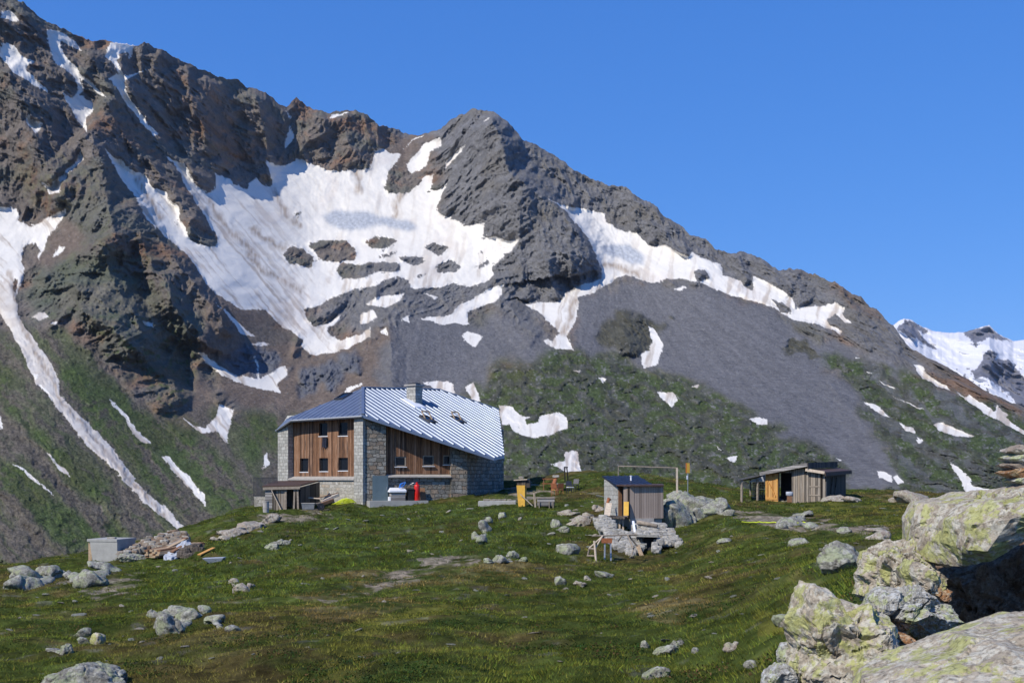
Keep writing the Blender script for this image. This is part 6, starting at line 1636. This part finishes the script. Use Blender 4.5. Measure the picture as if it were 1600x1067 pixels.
def outcrop(name, label, cat, lobes, mat, seed, group=None, sub=4, sink=.35, amp=.12, depth=.8, strata=.0):
    """one rock of one or more overlapping lobes; a lobe = (x of its middle, y of its foot, width, height) in the photograph"""
    V, Fs, b, base, cen = [], [], 0, None, []
    for i, (px, py, w, h) in enumerate(lobes):
        p = ground_at(px, py); k = ppm(p.y); W, H = w / k, h / k; dp = max(W * depth, H)
        base = base or Vector(p)
        s, f = rock_shape(seed * 17 + i, sub, 18, amp, .50, strata)
        q = s * np.array([W / 2 * 1.08, dp / 2, H * (1 + sink) / 2 * 1.08])
        q[:, 2] += q[:, 0] * (((seed * 37 + i * 13) % 50) - 25) / 110.0
        c = np.array([p.x, p.y + dp * .28, p.z + H * (1 - sink) / 2]); cen.append((c, W, H, p.y))
        V.append(q + c - np.array(base)); Fs.append(f + b); b += len(q)
    if len(lobes) > 1:
        # a buried sole joins the lobes
        c0 = cen[0][0]
        for c, W, H, yy in cen[1:]:
            s, f = ico(2); mid = (c + c0) / 2; dv = (c - c0) / 2; ln = np.linalg.norm(dv[:2])
            ax = np.array([dv[0], dv[1], 0]) / max(ln, 1e-6); pr = np.array([-ax[1], ax[0], 0])
            q = s[:, :1] * ax * (ln + .1) + s[:, 1:2] * pr * max(.1, .25 * W) + s[:, 2:] * np.array([0, 0, 1]) * max(.06, .22 * H)
            g = np.array([mid[0], mid[1], gz(mid[0], mid[1]) - .02]); V.append(q + g - np.array(base)); Fs.append(f + b); b += len(q)
        V = np.concatenate(V); Fs = np.concatenate(Fs)
        span = np.ptp(V, axis=0).max()
        co, no, fq = fuse(V, Fs, max(span / 110, .012))
        o_ = np.array([seed * 3.1, seed * 1.7, 0.0]); sc = span * .10
        d = fine_noise(co / sc, o_, .8, 5, .6) * .09 - .16 * np.exp(-(noise3(co / sc * .55 + o_ + 7) / .05) ** 2)
        co = co + no * (d * sc)[:, None]
        me = mesh_from_arrays(name, co, fq, mat, True)
    else:
        me = mesh_from_arrays(name, V[0], Fs[0], mat, True)
    o = link(name, me, label=label, category=cat, group=group); o.location = base
    return o

OUT = [
 ('rock_outcrop', 'broad grey outcrop at the left edge of the meadow, left of the concrete block', 'outcrop', [(40, 922, 70, 26), (30, 905, 50, 22), (75, 902, 60, 20), (12, 921, 40, 18)], 'grey'),
 ('rock_outcrop', 'rounded grey outcrop just below and left of the concrete block', 'outcrop', [(132, 919, 66, 30), (160, 893, 60, 15), (108, 906, 40, 14)], 'grey'),
 ('rock_slab', 'flat pale slab in the grass below the rubble heap', 'slab', [(204, 878, 46, 15), (230, 872, 30, 10)], 'grey'),
 ('rock_outcrop', 'large pale lichened outcrop in the left foreground meadow, highest at its left end', 'outcrop', [(258, 991, 58, 42), (292, 972, 54, 24), (272, 962, 70, 16), (236, 966, 26, 18)], 'grey'),
 ('rock', 'low ragged rock just right of the large left foreground outcrop', 'rock', [(330, 977, 44, 16), (318, 958, 34, 12), (362, 987, 30, 12)], 'grey'),
 ('boulder', 'grey boulder leaning on two others in the left foreground', 'boulder', [(127, 995, 28, 16)], 'grey'),
 ('boulder', 'pale green boulder at the right of a group of three in the left foreground', 'boulder', [(151, 1007, 26, 18)], 'bright'),
 ('boulder', 'low boulder in the middle of a group of three in the left foreground', 'boulder', [(127, 1006, 24, 13)], 'grey'),
 ('boulder', 'squat cracked boulder with a flat stone at its left, left foreground', 'boulder', [(103, 1022, 26, 20), (80, 1019, 28, 7)], 'grey'),
 ('boulder', 'big rounded lichened boulder cut by the bottom edge at the left', 'boulder', [(126, 1092, 150, 56), (170, 1070, 60, 26), (85, 1075, 50, 24)], 'grey'),
 ('rock', 'small heap like brown and grey rock in the meadow below the long mound', 'rock', [(375, 927, 34, 18), (362, 912, 20, 9), (390, 922, 18, 12)], 'brown'),
 ('rock_outcrop', 'tall knobbly pale outcrop in the slope below the yellow post box', 'outcrop', [(752, 852, 24, 22), (758, 832, 26, 24), (763, 818, 18, 12), (744, 842, 16, 14)], 'grey'),
 ('rock', 'pale rock on the brow just below the yellow post box', 'rock', [(785, 811, 18, 11)], 'grey'),
 ('boulder', 'wide pale boulder in the slope left of the pole trestle', 'boulder', [(887, 866, 44, 22)], 'grey'),
 ('rock', 'jagged row of grey rocks at the foot of the slope below the concrete step', 'rock', [(778, 879, 26, 13), (800, 872, 24, 14), (818, 877, 20, 8), (762, 880, 16, 8)], 'grey'),
 ('rock', 'grey rock left of the stone heap under the small shed', 'rock', [(868, 824, 22, 12), (882, 832, 20, 10)], 'grey'),
 ('rock', 'wide pinkish bare rock below the terrace tables', 'rock', [(905, 822, 42, 20), (922, 812, 30, 12), (935, 800, 26, 12), (890, 806, 40, 9)], 'brown'),
 ('boulder', 'pale pointed boulder in the middle of the meadow below the trestle', 'boulder', [(876, 915, 20, 18)], 'grey'),
 ('rock', 'low brownish rock in the middle of the meadow below the trestle', 'rock', [(908, 917, 28, 10), (917, 907, 14, 8)], 'brown'),
 ('rock', 'pale green rock in the grass in front of the trestle foot', 'rock', [(945, 902, 32, 12)], 'grey'),
 ('boulder', 'small round boulder left of the wide rock in the near meadow', 'boulder', [(1008, 1012, 18, 14)], 'grey'),
 ('rock', 'wide low grey rock with a ragged top in the near meadow', 'rock', [(1044, 1023, 50, 18), (1058, 1010, 30, 10)], 'grey'),
 ('rock', 'small grey rock right of the wide rock in the near meadow', 'rock', [(1087, 1021, 16, 11)], 'grey'),
 ('rock', 'brown tinged rock farthest right in the near meadow', 'rock', [(1140, 1018, 20, 14), (1150, 1010, 12, 8)], 'brown'),
 ('rock', 'long pale rock lowest in the near meadow', 'rock', [(1028, 1059, 46, 20)], 'grey'),
 ('rock', 'speckled rock close to the left foot of the large near rocks', 'rock', [(1175, 1044, 28, 13)], 'grey'),
 ('rock_outcrop', 'massive grey outcrop rising right behind the small shed', 'outcrop', [(1062, 824, 62, 44), (1085, 800, 60, 30), (1050, 800, 44, 28), (1072, 786, 60, 20), (1096, 812, 30, 20)], 'grey'),
 ('rock_outcrop', 'layered outcrop sloping down to the right beyond the massive one', 'outcrop', [(1118, 804, 50, 24), (1130, 796, 36, 18), (1100, 790, 50, 18), (1142, 806, 22, 12)], 'grey'),
 ('rock', 'flat grey rock right of the outcrop behind the small shed', 'rock', [(1132, 849, 26, 9)], 'grey'),
 ('rock', 'flat grey rock with a white top stone left of the big boulder', 'rock', [(1252, 852, 42, 15)], 'grey'),
 ('boulder', 'big slanting grey boulder behind the large near rocks', 'boulder', [(1318, 891, 96, 56)], 'grey'),
 ('rock', 'stack of pinkish flat slabs beyond the big slanting boulder', 'rock', [(1376, 843, 44, 12), (1374, 833, 48, 9), (1388, 846, 24, 8)], 'brown'),
 ('rock', 'pale rock left of the pinkish slabs', 'rock', [(1320, 834, 28, 11)], 'grey'),
 ('rock_slab', 'long flat slabs in the meadow in front of the plank shed', 'slab', [(1240, 822, 54, 11), (1255, 808, 44, 10), (1222, 826, 30, 8), (1268, 826, 34, 8)], 'grey'),
 ('rock_outcrop', 'low rough outcrop on the skyline right of the plank shed', 'outcrop', [(1432, 784, 66, 18), (1460, 790, 50, 16), (1410, 784, 40, 12)], 'brown'),
 ('rock', 'flat pinkish rock at the foot of the plank shed', 'rock', [(1302, 783, 56, 8), (1335, 786, 44, 8), (1240, 785, 60, 6)], 'brown'),
 ('rock', 'pale rock beside the planks on the left brow', 'rock', [(424, 860, 32, 15), (440, 852, 26, 10)], 'grey'),
 ('rock_outcrop', 'bare pale rock slope below the barrel and the lean-to', 'outcrop', [(362, 838, 60, 14), (388, 828, 60, 16), (420, 818, 44, 14), (345, 846, 40, 10)], 'brown'),
 ('boulder', 'small grey boulder at the foot of the large near rocks, far left of them', 'boulder', [(1228, 979, 40, 20)], 'grey'),
]
for i, (nm, lab, cat, lobes, mt) in enumerate(OUT):
    big = max(l[2] for l in lobes)
    outcrop(nm, lab, cat, lobes, ROCK[mt], 100 + i, None, 5 if big > 60 else 4, .45, .15 if len(lobes) > 1 else .11, .85, .25)

# loose stones in the grass
def loose_stones():
    r = np.random.default_rng(5)
    spots = [(190, 948), (58, 934), (72, 930), (96, 942), (118, 940), (205, 1000), (222, 1003), (395, 1022), (300, 905), (455, 845), (470, 852), (448, 838), (567, 902), (653, 923), (505, 905), (590, 858), (640, 812), (672, 806), (700, 800), (598, 806),
             (690, 832), (720, 846), (846, 856), (858, 850), (985, 905), (1000, 893), (960, 880), (1112, 880), (1190, 868), (1215, 905), (1230, 930), (1160, 960), (1100, 985), (940, 990), (700, 1010), (560, 985), (480, 1012), (330, 1030), (250, 1030), (30, 965),
             (15, 985), (1290, 850), (1340, 850), (1400, 805), (1380, 795), (1200, 842), (760, 790), (735, 796), (650, 800), (545, 812), (525, 826), (360, 880), (330, 900), (275, 892), (250, 886), (820, 905), (790, 930), (600, 940), (1060, 935), (1015, 960), (340, 830), (355, 828), (398, 826), (408, 832), (372, 842), (330, 843), (640, 862), (905, 842), (920, 856), (930, 838), (860, 835), (838, 820), (812, 812), (910, 792), (925, 785), (900, 798), (885, 790), (940, 778)]
    rr = np.random.default_rng(77)
    while len(spots) < 150:
        px, py = rr.uniform(10, 1300), rr.uniform(800, 1040)
        p = ground_at(px, py)
        if p.y < 88 and abs(HY - F * p.z / p.y - py) < 3 and py > 815: spots.append((px, py))
    protos = []
    for k in range(6):
        v, f = rock_shape(900 + k, 3, 12, .13, .55)
        protos.append(mesh_from_arrays('stone', v * np.array([1, .8, .62]), f, ROCK['grey' if k % 3 else 'brown'], True))
    first = {}
    for i, (px, py) in enumerate(spots):
        p = ground_at(px, py); s = r.uniform(2.2, 6.5) / ppm(p.y) * (1.25 if py > 950 else 1); flat_ = r.uniform(.35, .9)
        o = bpy.data.objects.new('stone', protos[i % 6]); COL.objects.link(o)
        o.location = (p.x, p.y, p.z + s * .18 * flat_); o.scale = (s * r.uniform(.9, 1.9), s, s * flat_); o.rotation_euler = (r.uniform(-.3, .3), r.uniform(-.3, .3), r.uniform(0, 6.28))
        o['label'] = 'small pale loose stone lying among the grass of the meadow'; o['category'] = 'stone'; o['group'] = 'loose stones in the meadow'
loose_stones()

# ------------------------------------------------------------------ the large rocks close by at the right, and the cairn
def near_rock(name, label, outline, d, T, mat, seed, sub=6, centre=None, amp=.09, planes=14, strata=.5, cat='rock', group=None, push=.72):
    P = np.array(outline, float)
    c = np.array(centre if centre else P.mean(0))
    ang = np.arctan2(-(P[:, 1] - c[1]), P[:, 0] - c[0]); rad = np.hypot(P[:, 0] - c[0], P[:, 1] - c[1])
    k = np.argsort(ang); ang = ang[k]; rad = rad[k]
    A = np.concatenate([ang - 2 * np.pi, ang, ang + 2 * np.pi]); Rr = np.tile(rad, 3)
    r = np.random.default_rng(seed)
    v, f = ico(3); v = v + r.normal(size=v.shape) * .035; v /= np.linalg.norm(v, axis=1)[:, None]
    u = v.copy()
    for _ in range(planes):
        n = r.normal(size=3); n[1] = -abs(n[1]) - .25; n /= np.linalg.norm(n); h = r.uniform(.42, .85)
        q = np.maximum(u @ n - h, 0); u -= n * q[:, None]
    o = r.uniform(0, 90, 3)
    rho = np.hypot(v[:, 0], v[:, 2]); phi = np.arctan2(v[:, 2], v[:, 0])
    Rp = np.interp(phi, A, Rr)
    g = rho ** push / np.maximum(rho, 1e-6)
    shrink = np.hypot(u[:, 0], u[:, 2]) / np.maximum(rho, 1e-6)
    shrink = 1 - (1 - shrink) * .25
    px = c[0] + Rp * v[:, 0] * g * shrink; py = c[1] - Rp * v[:, 2] * g * shrink
    y = d + T * u[:, 1]
    W = np.stack([(px - CX) / F * d, y, (HY - py) / F * d], 1)
    ctr = np.array([(c[0] - CX) / F * d, d, (HY - c[1]) / F * d])
    size = rad.mean() / F * d
    L = (W - ctr) / size; nn = L / np.linalg.norm(L, axis=1)[:, None]
    stp = noise3(L * 1.3 + o) * 3.2; stp = (np.floor(stp) + sstep(.35, .65, stp - np.floor(stp))) / 3.2
    W = W + nn * (amp * size * (2.1 * stp + .55 * noise3(L * 3.0 + o) + .80 * r.normal(size=len(L))))[:, None]
    W, f = subdivide(W, f, sub - 3)
    L = (W - ctr) / size
    dd = .30 * fine_noise(L, o, 7.0, 2 + sub - 3, .62)
    ax = np.array([-.45, -.3, .85]) + r.normal(size=3) * .22; ax /= np.linalg.norm(ax)
    t = L @ ax * 4.2 + .55 * noise3(L * 1.2 + o + 3) + .16 * noise3(L * 5 + o); fl = np.floor(t); fr = t - fl
    hsh = np.abs(np.sin(fl * 12.9898 + seed) * 43758.5453) % 1
    dd = dd + strata * 1.5 * (hsh - .5) * sstep(0, .10, fr) * sstep(1, .90, fr) - strata * .7 * np.exp(-((fr - .5 - np.sign(fr - .5) * .5) / .06) ** 2)
    if strata:
        ax = np.array([.35, -.2, 1.0]) + r.normal(size=3) * .25; ax /= np.linalg.norm(ax)
        t = L @ ax * 3.2 + noise3(L * 1.3 + o) * .7
        dd = dd - strata * np.exp(-((t - np.round(t)) / .06) ** 2) * np.clip(.5 + 1.5 * noise3(L * 1.4 + o + 9), 0, 1.2)
    cr = np.abs(noise3(L * 1.5 + o + 31)); dd = dd - 1.1 * np.exp(-(cr / .025) ** 2)
    cr = np.abs(noise3(L * 3.1 + o + 61)); dd = dd - .5 * np.exp(-(cr / .03) ** 2) * (noise3(L * 1.1 + o) > 0)
    n = L / np.linalg.norm(L, axis=1)[:, None]
    W = W + n * (amp * size * dd)[:, None]
    me = mesh_from_arrays(name, W - ctr, f, mat, False)
    ob = link(name, me, label=label, category=cat, group=group); ob.location = ctr
    return ob
near_rock('boulder', 'huge yellow green lichened slab carrying the cairn', PL('1437,850 1440,815 1452,790 1475,782 1520,777 1560,769 1600,766 1680,762 1760,790 1760,850 1690,838 1640,832 1600,822 1572,828 1546,842 1520,864 1496,886 1470,894 1450,884'), 7.5, .95, ROCK['bright'], 1, 6, (1560, 812), .05, 8, .5, 'boulder', None, .5)
near_rock('boulder', 'dark brown rock in the shade under the cairn slab', PL('1446,920 1470,890 1520,845 1600,815 1760,800 1780,1080 1600,1110 1460,1080 1440,1000'), 8.7, .7, ROCK['dark'], 2, 6, (1580, 960), .10, 14, .6, 'boulder')
near_rock('boulder', 'jagged cracked greenish rock left of the cairn slab', PL('1352,937 1357,905 1365,875 1378,856 1395,846 1408,850 1422,841 1440,850 1455,880 1464,902 1452,930 1425,946 1395,946 1370,960'), 7.7, .5, ROCK['bright'], 3, 6, (1408, 900), .12, 16, .6, 'boulder')
near_rock('boulder', 'tilted wedge with a rusty lower edge between the jagged rock and the cairn slab', PL('1412,882 1430,872 1448,890 1464,908 1462,925 1448,938 1430,928 1418,908'), 7.15, .30, ROCK['bright'], 4, 5, None, .10, 10, .4)
near_rock('boulder', 'tall pointed lichen covered rock at the left of the near rocks', PL('1232,1100 1238,1040 1243,1000 1243,965 1250,930 1262,918 1276,922 1290,913 1300,925 1324,944 1335,952 1350,940 1372,958 1388,985 1404,1012 1400,1045 1392,1090 1330,1130'), 6.6, .6, ROCK['bright'], 5, 6, (1315, 1020), .10, 16, .5, 'boulder')
near_rock('boulder', 'grey knobbly rock in the middle of the near rocks', PL('1358,962 1375,932 1400,922 1430,914 1452,935 1482,950 1498,966 1490,984 1470,1002 1448,1014 1425,990 1400,985 1380,990'), 7.0, .42, ROCK['lump'], 6, 6, (1425, 958), .15, 10, .3, 'boulder')
near_rock('rock', 'rounded pale block with a reddish spot between the pointed and the jagged rock', PL('1360,948 1372,924 1392,918 1406,922 1404,942 1388,962 1368,962'), 6.85, .25, ROCK['lump'], 7, 5, None, .08, 8, .2)
near_rock('rock', 'rust orange stone wedged in the crevice below the knobbly rock', PL('1380,1000 1388,990 1408,989 1424,996 1434,1007 1426,1014 1396,1011'), 6.75, .22, ROCK['rust'], 8, 5, None, .08, 8, .3)
near_rock('rock', 'brown flat stone under the rust orange one', PL('1384,1018 1400,1013 1432,1014 1446,1026 1430,1034 1396,1030'), 6.6, .22, ROCK['rust'], 9, 5, None, .08, 8, .4)
near_rock('rock', 'pale flat stone lowest in the crevice', PL('1380,1034 1400,1026 1434,1030 1440,1042 1420,1052 1384,1052'), 6.3, .2, ROCK['lump'], 10, 5, None, .08, 8, .4)
near_rock('rock', 'rusty knob at the left end of the dark hollow', PL('1446,932 1458,922 1474,916 1486,921 1482,934 1464,942 1450,942'), 7.5, .2, ROCK['rust'], 11, 5, None, .12, 8, .3)
near_rock('boulder', 'broad smooth lichened rock cut by the bottom right corner', PL('1340,1100 1370,1070 1430,1042 1500,1012 1560,995 1600,984 1700,958 1850,1000 1850,1300 1600,1350 1400,1280'), 4.9, .9, ROCK['bright'], 12, 6, (1600, 1140), .035, 6, .15, 'boulder', None, .55)
near_rock('rock', 'reddish grey stone at the left foot of the pointed rock', PL('1218,1035 1222,1012 1236,1002 1248,1010 1246,1035 1232,1042'), 6.9, .16, ROCK['lump'], 13, 5, None, .1, 8, .3)
near_rock('rock', 'pale grey stone lowest at the left foot of the pointed rock', PL('1196,1080 1200,1050 1212,1038 1232,1038 1246,1052 1240,1085 1220,1095'), 6.6, .2, ROCK['lump'], 14, 5, None, .1, 8, .3)
for i, (cx_, cy_, w, h, lab, mt) in enumerate(((1600, 704, 66, 13, 'topmost flat stone of the cairn', 'brown'), (1594, 716, 62, 13, 'second stone from the top of the cairn', 'lump'), (1600, 727, 76, 13, 'third stone from the top of the cairn, dark at its edge', 'brown'), (1598, 739, 78, 14, 'widest stone in the middle of the cairn', 'rust'), (1602, 751, 60, 14, 'pale stone below the widest one of the cairn', 'lump'), (1606, 764, 66, 16, 'lowest tan stone of the cairn, on the slab', 'brown'))):
    a = np.linspace(0, 2 * np.pi, 12, endpoint=False)
    near_rock('cairn_stone', lab, [(cx_ + w / 2 * math.cos(t), cy_ + h / 2 * math.sin(t)) for t in a], 7.6, .16, ROCK[mt], 30 + i, 5, None, .05, 10, .5, 'stone', 'stones of the cairn', .45)

# ------------------------------------------------------------------ the air between here and the far slopes
def build_haze():
    mb = MB(); mb.box(-9000, 9000, -1500, 14000, -1600, 1900)
    m = bpy.data.materials.new('haze'); m.use_nodes = True; n = m.node_tree.nodes; n.remove(n['Principled BSDF'])
    v = n.new('ShaderNodeVolumePrincipled'); v.inputs['Color'].default_value = (.72, .84, 1, 1); v.inputs['Density'].default_value = 1.0e-5; v.inputs['Anisotropy'].default_value = 0.2
    m.node_tree.links.new(v.outputs[0], n['Material Output'].inputs['Volume'])
    mb.build('haze', m, None, kind='stuff')
build_haze()
